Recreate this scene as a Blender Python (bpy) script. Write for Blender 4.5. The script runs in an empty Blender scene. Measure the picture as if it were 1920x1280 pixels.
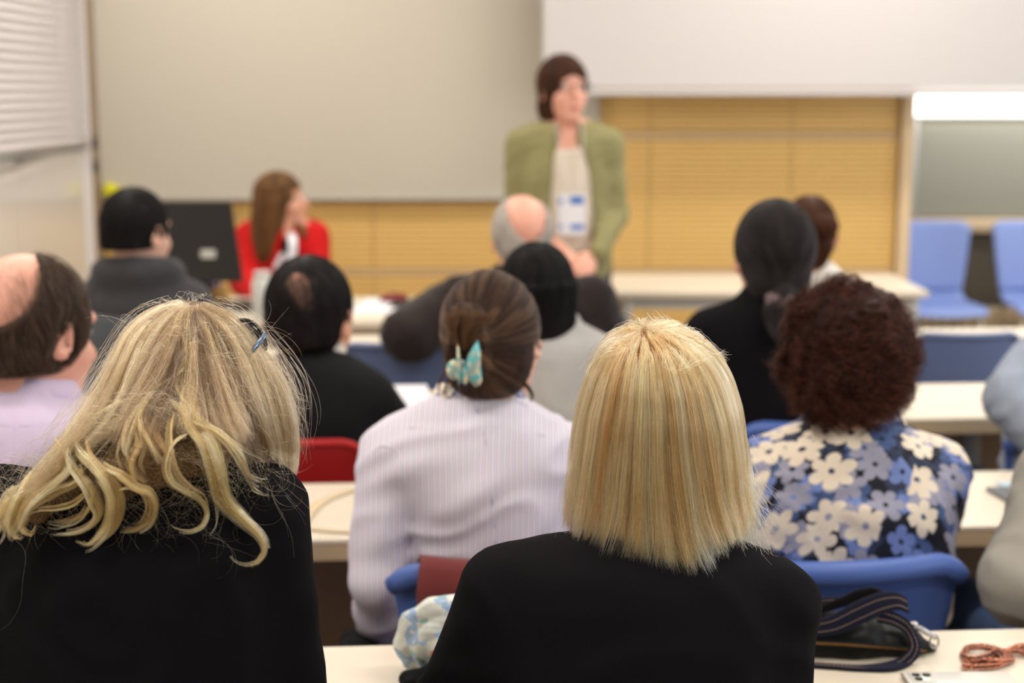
import bpy, bmesh, math, random
import numpy as np
from mathutils import Vector, Matrix

# ------------------------------------------------------------------ camera
CAM_Z = 1.505; FPX = 2800.0; PITCH = math.atan((640 - 172) / FPX)
scene = bpy.context.scene
cam_data = bpy.data.cameras.new('camera'); cam = bpy.data.objects.new('camera', cam_data)
scene.collection.objects.link(cam); scene.camera = cam
cam_data.sensor_width = 36.0; cam_data.lens = FPX / 1920 * 36.0
cam_data.clip_start = 0.05; cam_data.clip_end = 60
cam.location = (0, 0, CAM_Z); cam.rotation_euler = (math.pi / 2 - PITCH, 0, 0)
cam_data.dof.use_dof = True; cam_data.dof.focus_distance = 1.54; cam_data.dof.aperture_fstop = 3.7
cam_data.dof.aperture_blades = 0
# ------------------------------------------------------------------ world and light
scene.view_settings.view_transform = 'Standard'; scene.view_settings.look = 'None'
scene.view_settings.exposure = 0.0; scene.view_settings.gamma = 1.0
scene.view_settings.use_curve_mapping = False
world = bpy.data.worlds.new('world'); scene.world = world; world.use_nodes = True
wb = world.node_tree.nodes['Background']; wb.inputs[0].default_value = (0.93, 0.96, 1.0, 1); wb.inputs[1].default_value = 0.38

def area(name, loc, rot, sx, sy, power, col):
    d = bpy.data.lights.new(name, 'AREA'); d.shape = 'RECTANGLE'; d.size = sx; d.size_y = sy
    d.energy = power; d.color = col
    o = bpy.data.objects.new(name, d); scene.collection.objects.link(o)
    o.location = loc; o.rotation_euler = rot
    return o
WARM = (1.0, 0.925, 0.83); DAY = (0.92, 0.96, 1.0)
LAMP_ROWS = [0.3, 2.2, 4.1, 5.9]; LAMP_POWER = [23, 21, 23, 28]
for ly, lw in zip(LAMP_ROWS, LAMP_POWER):
    for lx in (-1.25, 1.45):
        area('ceiling_lamp_light', (lx, ly, 2.93), (0, 0, 0), 1.2, 0.3, lw, WARM)
# daylight that enters by the windows of the right wall
area('window_daylight', (3.6, 3.6, 1.75), (0, math.radians(90), 0), 1.4, 8.4, 76, DAY)
# bare area light aimed at the recess wall, no fixture modelled
area('recess_light', (2.9, 7.35, 1.72), (math.radians(75), 0, 0), 1.6, 0.06, 9, (1, 0.97, 0.9))

PI = math.pi
def at(px, py, Y):
    """the point at depth Y that the photograph shows at (px, py)"""
    u = (px - 960) / FPX; v = (640 - py) / FPX
    c, s = math.cos(PITCH), math.sin(PITCH)
    d = (u, c + v * s, -s + v * c); k = Y / d[1]
    return np.array((d[0] * k, Y, CAM_Z + d[2] * k))
def on_z(px, py, z):
    """the point at height z that the photograph shows at (px, py)"""
    u = (px - 960) / FPX; v = (640 - py) / FPX
    c, s = math.cos(PITCH), math.sin(PITCH)
    d = (u, c + v * s, -s + v * c); k = (z - CAM_Z) / d[2]
    return np.array((d[0] * k, d[1] * k, z))

# ------------------------------------------------------------------ materials
def srgb(r, g, b):
    def f(x):
        x /= 255.0
        return x / 12.92 if x <= 0.04045 else ((x + 0.055) / 1.055) ** 2.4
    return (f(r), f(g), f(b), 1.0)
class NT:
    def __init__(s, name):
        s.m = bpy.data.materials.new(name); s.m.use_nodes = True; s.t = s.m.node_tree; s.n = s.t.nodes
        s.b = s.n['Principled BSDF']; s.out = s.n['Material Output']
    def add(s, typ, **kw):
        n = s.n.new(typ)
        for k, v in kw.items(): setattr(n, k, v)
        return n
    def link(s, a, b): s.t.links.new(a, b)
    def val(s, inp, v):
        if hasattr(v, 'is_output') or isinstance(v, bpy.types.NodeSocket): s.link(v, inp)
        else: inp.default_value = v
    def math(s, op, a, b=0.0, c=0.0):
        n = s.add('ShaderNodeMath', operation=op)
        s.val(n.inputs[0], a); s.val(n.inputs[1], b); s.val(n.inputs[2], c)
        return n.outputs[0]
    def mix(s, f, a, b, mode='MIX'):
        n = s.add('ShaderNodeMix', data_type='RGBA', blend_type=mode)
        s.val(n.inputs[0], f); s.val(n.inputs[6], a); s.val(n.inputs[7], b)
        return n.outputs[2]
    def coord(s, which='Object', scale=None):
        o = s.add('ShaderNodeTexCoord').outputs[which]
        if scale is not None:
            mp = s.add('ShaderNodeMapping'); s.link(o, mp.inputs[0]); mp.inputs['Scale'].default_value = scale
            o = mp.outputs[0]
        return o
    def noise(s, vec, scale, detail=3, rough=0.55):
        n = s.add('ShaderNodeTexNoise'); s.link(vec, n.inputs['Vector'])
        n.inputs['Scale'].default_value = scale; n.inputs['Detail'].default_value = detail; n.inputs['Roughness'].default_value = rough
        return n.outputs[0]
    def bump(s, h, strength, dist):
        n = s.add('ShaderNodeBump'); s.link(h, n.inputs['Height'])
        n.inputs['Strength'].default_value = strength; n.inputs['Distance'].default_value = dist
        s.link(n.outputs[0], s.b.inputs['Normal'])
    def ramp(s, f, stops):
        n = s.add('ShaderNodeValToRGB'); s.val(n.inputs[0], f); e = n.color_ramp.elements
        while len(e) < len(stops): e.new(0.5)
        for el, (p, c) in zip(e, stops): el.position = p; el.color = c
        return n.outputs[0]
def plain(name, col, rough=0.5, metal=0.0, var=0.06, nscale=6.0, bump=0.0, bscale=200.0, spec=0.5, sheen=0.0, coat=0.0):
    t = NT(name); c = t.coord(); f = t.noise(c, nscale)
    dark = tuple(x * (1 - var) for x in col[:3]) + (1,); lite = tuple(min(1, x * (1 + var)) for x in col[:3]) + (1,)
    t.link(t.mix(f, dark, lite), t.b.inputs['Base Color'])
    t.b.inputs['Roughness'].default_value = rough; t.b.inputs['Metallic'].default_value = metal
    t.b.inputs['Specular IOR Level'].default_value = spec
    t.b.inputs['Sheen Weight'].default_value = sheen; t.b.inputs['Coat Weight'].default_value = coat
    if bump > 0: t.bump(t.noise(c, bscale, 2), bump, 0.002)
    return t.m
def fabric(name, col, rough=0.9, weave=900.0, sheen=0.12, var=0.1):
    return plain(name, col, rough, var=var, nscale=14, bump=0.35, bscale=weave, spec=0.2, sheen=sheen)
M = {}
def skin_mat(name, col):
    t = NT(name); c = t.coord(); f = t.noise(c, 18, 4)
    dark = (col[0] * .86, col[1] * .74, col[2] * .70, 1)
    t.link(t.mix(f, dark, col), t.b.inputs['Base Color'])
    t.b.inputs['Roughness'].default_value = 0.48; t.b.inputs['Subsurface Weight'].default_value = 0.25
    t.b.inputs['Subsurface Radius'].default_value = (0.012, 0.005, 0.003); t.b.inputs['Subsurface Scale'].default_value = 0.6
    return t.m
M['skin'] = skin_mat('skin', srgb(222, 168, 142)); M['skin_pink'] = skin_mat('skin_pink', srgb(232, 176, 156))
M['skin_pale'] = skin_mat('skin_pale', srgb(226, 184, 164)); M['skin_brown'] = skin_mat('skin_brown', srgb(190, 135, 105))
def hair_base(name, dark, lite, scale=1.0):
    t = NT(name); c = t.coord('Object', (60 * scale, 60 * scale, 5 * scale)); f = t.noise(c, 2.2, 5, 0.6)
    t.link(t.mix(f, dark, lite), t.b.inputs['Base Color']); t.b.inputs['Roughness'].default_value = 0.5
    t.b.inputs['Specular IOR Level'].default_value = 0.12
    t.bump(f, 0.6, 0.004)
    return t.m
def strand_mat(name, cols, rough=0.32, tip=None, tone=False, dark=False):
    t = NT(name); hi = t.add('ShaderNodeHairInfo'); rnd = hi.outputs['Random']
    if tone: rnd = t.add('ShaderNodeAttribute', attribute_name='tone').outputs['Fac']
    n = len(cols); col = t.ramp(rnd, [(i / max(1, n - 1), c) for i, c in enumerate(cols)])
    if tip is not None:
        f = t.math('POWER', hi.outputs['Intercept'], 1.6)
        col = t.mix(t.math('MULTIPLY', f, 0.7), col, tip)
    if dark:
        t.link(col, t.b.inputs['Base Color']); t.b.inputs['Roughness'].default_value = 0.5; t.b.inputs['Specular IOR Level'].default_value = 0.22; return t.m
    h = t.add('ShaderNodeBsdfHairPrincipled', parametrization='COLOR')
    t.link(col, h.inputs['Color']); h.inputs['Roughness'].default_value = rough
    h.inputs['Radial Roughness'].default_value = 0.45; h.inputs['Random Roughness'].default_value = 0.25
    t.link(h.outputs[0], t.out.inputs['Surface'])
    return t.m

# ------------------------------------------------------------------ objects
root_col = scene.collection
def empty(name, loc, label, cat, group=None, rotz=0.0):
    o = bpy.data.objects.new(name, None); root_col.objects.link(o); o.location = loc; o.rotation_euler = (0, 0, rotz)
    o.empty_display_size = 0.05
    o['label'] = label; o['category'] = cat
    if group: o['group'] = group
    return o
def tag(o, label, cat, group=None):
    o['label'] = label; o['category'] = cat
    if group: o['group'] = group
    return o
def obj(name, bm, mat, parent=None, smooth=True, world_coords=False):
    me = bpy.data.meshes.new(name); bm.to_mesh(me); bm.free()
    if smooth: me.shade_smooth()
    me.materials.append(mat)
    o = bpy.data.objects.new(name, me); root_col.objects.link(o)
    if parent is not None: o.parent = parent
    return o
def pyobj(name, V, Fc, mat, parent=None, smooth=True, origin=(0, 0, 0)):
    me = bpy.data.meshes.new(name); V = np.asarray(V, float) - np.asarray(origin, float)
    me.from_pydata(V.tolist(), [], Fc if isinstance(Fc, list) else Fc.tolist()); me.update()
    if smooth: me.shade_smooth()
    me.materials.append(mat)
    o = bpy.data.objects.new(name, me); root_col.objects.link(o)
    if parent is not None: o.parent = parent
    return o
def struct(o): o['kind'] = 'structure'; return o
def box(bm, c, s, rz=0.0, bevel=0.0, seg=2, rot=None):
    m = Matrix.Translation(c) @ (rot.to_4x4() if rot is not None else Matrix.Rotation(rz, 4, 'Z')) @ Matrix.Diagonal((s[0], s[1], s[2], 1))
    r = bmesh.ops.create_cube(bm, size=1.0, matrix=m)
    if bevel > 0:
        es = list({e for v in r['verts'] for e in v.link_edges})
        bmesh.ops.bevel(bm, geom=es, offset=bevel, segments=seg, affect='EDGES', profile=0.5)
    return bm
def bx(c, s, rz=0.0, bevel=0.0, seg=2, rot=None): return box(bmesh.new(), c, s, rz, bevel, seg, rot)
def frames(P):
    P = np.asarray(P, float); T = np.gradient(P, axis=0); T /= np.linalg.norm(T, axis=1)[:, None] + 1e-9
    up = np.array((0, 0, 1.0)) if abs(T[0][2]) < 0.9 else np.array((1.0, 0, 0))
    N = [np.cross(T[0], up)]; N[0] /= np.linalg.norm(N[0])
    for i in range(1, len(P)):
        n = N[-1] - T[i] * np.dot(N[-1], T[i]); n /= np.linalg.norm(n) + 1e-9; N.append(n)
    N = np.array(N); return T, N, np.cross(T, N)
def tube(bm, P, r, seg=8, closed=False, sx=1.0, sy=1.0):
    P = np.asarray(P, float); T, N, B = frames(P); r = np.broadcast_to(r, len(P)); rings = []
    for i in range(len(P)):
        rings.append([bm.verts.new(P[i] + N[i] * math.cos(a) * r[i] * sx + B[i] * math.sin(a) * r[i] * sy) for a in np.linspace(0, 2 * PI, seg, endpoint=False)])
    n = len(P)
    for i in range(n if closed else n - 1):
        a, b = rings[i], rings[(i + 1) % n]
        for k in range(seg): bm.faces.new((a[k], a[(k + 1) % seg], b[(k + 1) % seg], b[k]))
    if not closed: bm.faces.new(rings[0][::-1]); bm.faces.new(rings[-1])
    return bm
def lathe(bm, prof, c=(0, 0, 0), seg=24):
    rings = []
    for r, z in prof: rings.append([bm.verts.new((c[0] + r * math.cos(a), c[1] + r * math.sin(a), c[2] + z)) for a in np.linspace(0, 2 * PI, seg, endpoint=False)])
    for a, b in zip(rings, rings[1:]):
        for k in range(seg): bm.faces.new((a[k], a[(k + 1) % seg], b[(k + 1) % seg], b[k]))
    bm.faces.new(rings[0][::-1]); bm.faces.new(rings[-1]); return bm
def spline(P, n):
    """Catmull-Rom through P, n points"""
    P = np.asarray(P, float); Q = np.vstack([2 * P[0] - P[1], P, 2 * P[-1] - P[-2]])
    L = np.r_[0, np.cumsum(np.linalg.norm(np.diff(P[:, :3], axis=0), axis=1))]; L /= L[-1]
    out = []
    for t in np.linspace(0, 1, n):
        i = min(len(P) - 2, int(np.searchsorted(L, t, 'right') - 1)); i = max(0, i)
        u = (t - L[i]) / max(1e-9, L[i + 1] - L[i]); a, b, c, d = Q[i], Q[i + 1], Q[i + 2], Q[i + 3]
        out.append(0.5 * ((2 * b) + (-a + c) * u + (2 * a - 5 * b + 4 * c - d) * u * u + (-a + 3 * b - 3 * c + d) * u ** 3))
    return np.array(out)

# ------------------------------------------------------------------ distance-field modelling
class Field:
    def __init__(s, lo, hi, h):
        s.lo = np.asarray(lo, float); s.h = h
        s.n = np.maximum(4, np.ceil((np.asarray(hi) - s.lo) / h).astype(int) + 1)
        s.v = np.full(s.n, 0.5, np.float32)
        s.ax = [s.lo[i] + h * np.arange(s.n[i]) for i in range(3)]
    def sub(s, lo, hi):
        sl = []
        for i in range(3):
            a = max(0, int((lo[i] - s.lo[i]) / s.h) - 1); b = min(s.n[i], int((hi[i] - s.lo[i]) / s.h) + 3)
            if b <= a: return None, None
            sl.append(slice(a, b))
        X, Y, Z = np.meshgrid(s.ax[0][sl[0]], s.ax[1][sl[1]], s.ax[2][sl[2]], indexing='ij', sparse=True)
        return tuple(sl), (X, Y, Z)
    def put(s, sl, d, k, op='add'):
        a = s.v[sl]
        if op == 'add':
            if k > 0:
                hh = np.clip(0.5 + 0.5 * (a - d) / k, 0, 1); s.v[sl] = a * (1 - hh) + d * hh - k * hh * (1 - hh)
            else: s.v[sl] = np.minimum(a, d)
        else:
            d = -d
            if k > 0:
                hh = np.clip(0.5 - 0.5 * (a - d) / k, 0, 1); s.v[sl] = a * (1 - hh) + d * hh + k * hh * (1 - hh)
            else: s.v[sl] = np.maximum(a, d)
    def cone(s, a, b, r1, r2=None, k=0.02, op='add'):
        a = np.asarray(a, float); b = np.asarray(b, float); r2 = r1 if r2 is None else r2
        R = max(r1, r2) + k + 0.05
        sl, G = s.sub(np.minimum(a, b) - R, np.maximum(a, b) + R)
        if sl is None: return
        ab = b - a; L = float(ab @ ab) + 1e-9
        t = np.clip(((G[0] - a[0]) * ab[0] + (G[1] - a[1]) * ab[1] + (G[2] - a[2]) * ab[2]) / L, 0, 1)
        d = np.sqrt((G[0] - a[0] - t * ab[0]) ** 2 + (G[1] - a[1] - t * ab[1]) ** 2 + (G[2] - a[2] - t * ab[2]) ** 2) - (r1 + (r2 - r1) * t)
        s.put(sl, d.astype(np.float32), k, op)
    def chain(s, P, R, k=0.02):
        for i in range(len(P) - 1): s.cone(P[i], P[i + 1], R[i], R[i + 1], k)
    def ell(s, c, r, rot=None, k=0.02, op='add'):
        c = np.asarray(c, float); r = np.asarray(r, float); R = max(r) + k + 0.06
        sl, G = s.sub(c - R, c + R)
        if sl is None: return
        X, Y, Z = G[0] - c[0], G[1] - c[1], G[2] - c[2]
        if rot is not None:
            X, Y, Z = (rot[0, 0] * X + rot[1, 0] * Y + rot[2, 0] * Z, rot[0, 1] * X + rot[1, 1] * Y + rot[2, 1] * Z, rot[0, 2] * X + rot[1, 2] * Y + rot[2, 2] * Z)
        k0 = np.sqrt((X / r[0]) ** 2 + (Y / r[1]) ** 2 + (Z / r[2]) ** 2) + 1e-6
        k1 = np.sqrt((X / r[0] ** 2) ** 2 + (Y / r[1] ** 2) ** 2 + (Z / r[2] ** 2) ** 2) + 1e-6
        s.put(sl, (k0 * (k0 - 1) / k1).astype(np.float32), k, op)
    def loft(s, rows, k=0.02, rot=0.0, grow=0.0, power=2.0):
        """rows of (z, cx, cy, half width, half depth) from top to bottom"""
        R = np.array(sorted(rows)); z = R[:, 0]
        lo = (min(R[:, 1] - R[:, 3]) - .2, min(R[:, 2] - R[:, 3].max()) - .2, z[0] - .1); hi = (max(R[:, 1] + R[:, 3]) + .2, max(R[:, 2] + R[:, 3].max()) + .2, z[-1] + .1)
        sl, G = s.sub(lo, hi)
        if sl is None: return
        zz = G[2].ravel(); zf = np.linspace(z[0], z[-1], 80); sm = []
        for i in range(1, 5):
            y = np.interp(zf, z, R[:, i]); kx = np.ones(5) / 5; yp = np.r_[[y[0]] * 2, y, [y[-1]] * 2]; y = np.convolve(yp, kx, 'valid')
            sm.append(np.interp(zz, zf, y)[None, None, :])
        cx, cy, w, dd = sm; w = w + grow; dd = dd + grow
        X = G[0] - cx; Y = G[1] - cy
        if rot: X, Y = X * math.cos(rot) + Y * math.sin(rot), -X * math.sin(rot) + Y * math.cos(rot)
        f = (((np.abs(X) / w) ** power + (np.abs(Y) / dd) ** power) ** (1 / power) - 1) * np.minimum(w, dd)
        f = np.maximum(f, np.maximum(G[2] - z[-1] - grow, z[0] - G[2]))
        s.put(sl, f.astype(np.float32), k)
    def half(s, p, n, k=0.004):
        """cut away everything on the side of the plane that n points to"""
        p = np.asarray(p, float); n = np.asarray(n, float); n = n / np.linalg.norm(n)
        G = np.meshgrid(*s.ax, indexing='ij', sparse=True)
        d = -((G[0] - p[0]) * n[0] + (G[1] - p[1]) * n[1] + (G[2] - p[2]) * n[2])
        s.put((slice(None),) * 3, np.broadcast_to(d, s.v.shape).astype(np.float32), k, 'cut')
    def sample(s, P):
        q = (np.asarray(P) - s.lo) / s.h; q = np.clip(q, 0, s.n - 1.001); i = q.astype(int); f = q - i; out = 0
        for a in (0, 1):
            for b in (0, 1):
                for c in (0, 1):
                    w = (f[..., 0] if a else 1 - f[..., 0]) * (f[..., 1] if b else 1 - f[..., 1]) * (f[..., 2] if c else 1 - f[..., 2])
                    out = out + w * s.v[i[..., 0] + a, i[..., 1] + b, i[..., 2] + c]
        return out
    def grad(s, P):
        P = np.asarray(P); g = np.zeros(P.shape)
        for i in range(3):
            e = np.zeros(3); e[i] = s.h; g[..., i] = (s.sample(P + e) - s.sample(P - e)) / (2 * s.h)
        return g / (np.linalg.norm(g, axis=-1)[..., None] + 1e-6)
    def wrinkle(s, amp, scale, seed=0, stretch=(1, 1, 1)):
        rs = np.random.RandomState(seed); G = np.meshgrid(*s.ax, indexing='ij', sparse=True); f = 0
        for i in range(7):
            d = rs.randn(3) * np.array(stretch); d /= np.linalg.norm(d); ph = rs.rand() * 6.28; w = scale * (0.6 + rs.rand() * 1.2)
            g = (G[0] * d[0] + G[1] * d[1] + G[2] * d[2]) * w + ph
            d2 = rs.randn(3); d2 /= np.linalg.norm(d2)
            f = f + np.sin(g + 1.3 * np.sin((G[0] * d2[0] + G[1] * d2[1] + G[2] * d2[2]) * w * 0.6 + ph * 2))
        rg = np.abs(np.sin(f * 1.1))
        s.v += (amp * (f / 4.0 + (rg - 0.6) * 1.1)).astype(np.float32)
    def mesh(s):
        F = s.v; F = np.pad(F, 1, constant_values=0.5); ins = F < 0
        n = np.array(F.shape) - 1
        cnt = np.zeros(n, np.int8); acc = np.zeros(tuple(n) + (3,), np.float32)
        for ax in range(3):
            o1, o2 = [a for a in range(3) if a != ax]
            for u in (0, 1):
                for v in (0, 1):
                    sa = [slice(0, n[i]) for i in range(3)]
                    sa[o1] = slice(u, u + n[o1]); sa[o2] = slice(v, v + n[o2]); sb = list(sa)
                    sb[ax] = slice(1, 1 + n[ax]); a = F[tuple(sa)]; b = F[tuple(sb)]
                    m = (a < 0) != (b < 0); idx = np.nonzero(m); t = a[idx] / (a[idx] - b[idx])
                    cnt[idx] += 1; acc[idx + (ax,)] += t
                    if u: acc[idx + (o1,)] += 1
                    if v: acc[idx + (o2,)] += 1
        act = np.nonzero(cnt > 0); ids = np.full(n, -1, np.int64); ids[act] = np.arange(len(act[0]))
        V = acc[act] / cnt[act][:, None] + np.stack(act, 1); V = (V - 1) * s.h + s.lo
        faces = []
        for ax in range(3):
            o1, o2 = (ax + 1) % 3, (ax + 2) % 3
            sa = [slice(1, n[i]) for i in range(3)]; sb = list(sa); sa[ax] = slice(0, n[ax]); sb[ax] = slice(1, n[ax] + 1)
            a = ins[tuple(sa)]; b = ins[tuple(sb)]; m = np.nonzero(a != b)
            g = [m[i] + (0 if i == ax else 1) for i in range(3)]; flip = a[m]
            def cid(d1, d2):
                q = list(g); q[o1] = g[o1] - d1; q[o2] = g[o2] - d2; return ids[tuple(q)]
            q = np.stack([cid(1, 1), cid(0, 1), cid(0, 0), cid(1, 0)], 1)
            q[~flip] = q[~flip][:, ::-1]; faces.append(q)
        return V, np.concatenate(faces)
def relax(V, Fc, it=2, lam=0.5):
    for _ in range(it):
        acc = np.zeros_like(V); c = np.zeros(len(V))
        for i in range(4):
            a, b = Fc[:, i], Fc[:, (i + 1) % 4]
            for k in range(3): acc[:, k] += np.bincount(a, V[b, k], len(V)) + np.bincount(b, V[a, k], len(V))
            c += np.bincount(a, minlength=len(V)) + np.bincount(b, minlength=len(V))
        V = V * (1 - lam) + lam * acc / np.maximum(1, c)[:, None]
    return V
def field_obj(name, F, mat, parent=None, origin=(0, 0, 0), it=2, lam=0.5):
    V, Q = F.mesh(); V = relax(V, Q, it, lam)
    return pyobj(name, V, Q, mat, parent, True, origin)

def strands_obj(name, curves, mat, parent, origin, r0=0.00009, tip=0.35, tone=None):
    """curves: list of (n,3) arrays in world space"""
    hc = bpy.data.hair_curves.new(name); sizes = [len(c) for c in curves]; hc.add_curves(sizes)
    P = np.concatenate(curves) - np.asarray(origin); hc.points.foreach_set('position', P.astype(np.float32).ravel())
    rad = np.concatenate([r0 * (1 - (1 - tip) * np.linspace(0, 1, n) ** 2) for n in sizes]).astype(np.float32)
    at_ = hc.attributes.get('radius') or hc.attributes.new('radius', 'FLOAT', 'POINT'); at_.data.foreach_set('value', rad)
    if tone is not None:
        ta = hc.attributes.new('tone', 'FLOAT', 'CURVE'); ta.data.foreach_set('value', np.asarray(tone, np.float32))
    hc.materials.append(mat)
    o = bpy.data.objects.new(name, hc); root_col.objects.link(o); o.parent = parent; o['kind'] = 'stuff'
    return o
def surface_points(F, n, rs, pred=None):
    V, Q = F.mesh()
    if pred is not None:
        c = V[Q].mean(1); Q = Q[pred(c)]
    A = np.linalg.norm(np.cross(V[Q[:, 1]] - V[Q[:, 0]], V[Q[:, 3]] - V[Q[:, 0]]), axis=1) + 1e-12
    i = rs.choice(len(Q), n, p=A / A.sum()); u, v = rs.rand(n, 1), rs.rand(n, 1)
    a, b, c, d = (V[Q[i, j]] for j in range(4))
    return (a * (1 - u) + b * u) * (1 - v) + (d * (1 - u) + c * u) * v
def nz(P, w, seed=0):
    """cheap smooth vector noise"""
    rs = np.random.RandomState(seed); out = np.zeros(P.shape)
    for i in range(4):
        D = rs.randn(3, 3); ph = rs.rand(3) * 6.28
        out += np.sin((P @ D.T) * w * (0.7 + 0.35 * i) + ph)
    return out / 2.5
def grow(F, P0, flow, steps, step, off, stop=None, wob=0.0, ww=60, seed=0, lens=None, raw=False):
    """strands that run over the surface of F along flow(P)"""
    P = P0.copy(); n = len(P); path = []; alive = np.ones(n, bool); L = np.full(n, steps)
    for it in range(steps):
        f = F.sample(P); g = F.grad(P); P = P - (f - off)[:, None] * g
        path.append(P.copy())
        if stop is not None:
            dead = alive & stop(P); L[dead] = it + 1; alive &= ~dead
        d = flow(P); d = d - (d * g).sum(1)[:, None] * g; d /= np.linalg.norm(d, axis=1)[:, None] + 1e-6
        if wob: d = d + wob * nz(P, ww, seed)
        P = P + d * step
    path = np.stack(path, 1)
    if lens is not None: L = np.minimum(L, lens)
    if raw: return path, L
    return [path[i, :max(3, L[i])] for i in range(n) if L[i] >= 3]
# ================================================================== materials of the room
M['board'] = plain('cream_board', srgb(192, 185, 171), 0.5, var=0.015, nscale=1.2)
M['screen'] = plain('white_screen', srgb(200, 196, 196), 0.9, var=0.01, nscale=1)
M['wall'] = plain('wall_paint', srgb(212, 206, 198), 0.8, var=0.02)
M['floor'] = plain('floor_vinyl', srgb(172, 160, 140), 0.5, var=0.08, nscale=3)
M['ceiling'] = plain('ceiling_paint', srgb(230, 228, 222), 0.9, var=0.02)
M['dark_wall'] = plain('dark_panelling', srgb(96, 88, 76), 0.7, var=0.05)
M['trim'] = plain('pale_trim', srgb(222, 196, 158), 0.5, var=0.04)
M['band'] = plain('pale_beech_band', srgb(205, 172, 128), 0.5, var=0.05)
M['post'] = plain('tan_post', srgb(150, 128, 100), 0.6, var=0.08)
M['steel'] = plain('brushed_steel', (0.55, 0.55, 0.56, 1), 0.35, 1.0, var=0.08)
M['grey_metal'] = plain('grey_enamel', srgb(178, 176, 172), 0.4, 0.2, var=0.04)
M['slat'] = plain('blind_slat', srgb(226, 220, 220), 0.55, var=0.015)
M['plaque'] = plain('pale_plaque', srgb(190, 188, 184), 0.5)
def wood_mat(name, a, b, rough=0.42, sc=(2.0, 2.0, 40.0)):
    t = NT(name); c = t.coord('Object', sc); f = t.noise(c, 1.6, 5, 0.6); f2 = t.noise(t.coord('Object', (1.5, 1.5, 4)), 1.2, 2)
    col = t.mix(f, a, b); col = t.mix(t.math('MULTIPLY', f2, 0.25), col, tuple(x * 0.72 for x in b[:3]) + (1,))
    t.link(col, t.b.inputs['Base Color']); t.b.inputs['Roughness'].default_value = rough
    t.bump(f, 0.15, 0.001); return t.m
M['wood_panel'] = wood_mat('honey_oak_panel', srgb(240, 204, 132), srgb(230, 188, 110))
M['desk'] = wood_mat('pale_beech_laminate', srgb(232, 222, 206), srgb(226, 214, 194), 0.33, (1.0, 30.0, 30.0))
M['desk_edge'] = wood_mat('desk_edge_band', srgb(208, 186, 152), srgb(198, 174, 138), 0.45, (1, 20, 20))
M['modesty'] = wood_mat('brown_laminate', srgb(186, 156, 128), srgb(174, 146, 118), 0.6, (2, 2, 20))
M['blue_plastic'] = plain('blue_plastic', srgb(76, 104, 176), 0.42, var=0.04, spec=0.4)
M['pale_blue_plastic'] = plain('periwinkle_plastic', srgb(142, 164, 226), 0.42, var=0.04)
M['slate_blue_plastic'] = plain('slate_blue_plastic', srgb(98, 116, 160), 0.5, var=0.04)
M['red_plastic'] = plain('red_fabric_shell', srgb(168, 14, 20), 0.6, var=0.06)
M['chair_frame'] = plain('chair_frame_metal', srgb(206, 196, 178), 0.3, 0.6)
M['black_plastic'] = plain('black_plastic', srgb(27, 26, 26), 0.45, var=0.1)
M['paper'] = plain('white_paper', srgb(232, 232, 240), 0.8, var=0.02)
M['glass_panel'] = plain('satin_glass_panel', srgb(222, 218, 212), 0.16, var=0.03, nscale=2, coat=0.4)
M['grey_board'] = plain('grey_green_board', srgb(150, 148, 134), 0.3, var=0.03, nscale=1.5)
M['lamp_glow'] = NT('lamp_glow').m
_b = M['lamp_glow'].node_tree.nodes['Principled BSDF']; _b.inputs['Emission Color'].default_value = (1, 0.97, 0.92, 1); _b.inputs['Emission Strength'].default_value = 3.0

# ================================================================== the room
BY = 7.10                                   # depth of the wood-clad end wall
XL = at(184, 300, BY)[0]; XR = at(1704, 330, BY)[0]; RX = 3.7
fl = struct(obj('floor', bx(((XL + RX) / 2, 3.2, -0.05), (RX - XL + 0.3, 11.0, 0.1)), M['floor'], smooth=False))
ce = struct(obj('ceiling', bx(((XL + RX) / 2, 3.2, 3.05), (RX - XL + 0.3, 11.0, 0.1)), M['ceiling'], smooth=False))
struct(obj('wall_left', bx((XL - 0.12, 3.2, 1.5), (0.14, 11.0, 3.0)), M['wall'], smooth=False))
wb_ = struct(obj('wall_back', bx(((XL + XR) / 2, BY + 0.1, 1.5), (XR - XL, 0.16, 3.0)), M['post'], smooth=False))
struct(obj('wall_recess_side', bx((XR - 0.06, BY + 0.60, 1.5), (0.1, 0.84, 3.0)), M['wall'], smooth=False))
struct(obj('wall_recess', bx(((XR + RX) / 2, 8.1, 1.5), (RX - XR + 0.2, 0.14, 3.0)), M['wall'], smooth=False))
# right wall: pier, sill wall and header around long windows (beside the photograph's view)
wr = bmesh.new(); box(wr, (RX + 0.1, 3.2, 0.45), (0.16, 11.0, 0.9)); box(wr, (RX + 0.1, 3.2, 2.8), (0.16, 11.0, 0.4))
for yy in (-1.9, 0.9, 3.3, 5.7, 8.1): box(wr, (RX + 0.1, yy, 1.75), (0.16, 0.35, 1.5))
struct(obj('wall_right', wr, M['wall'], smooth=False))

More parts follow.
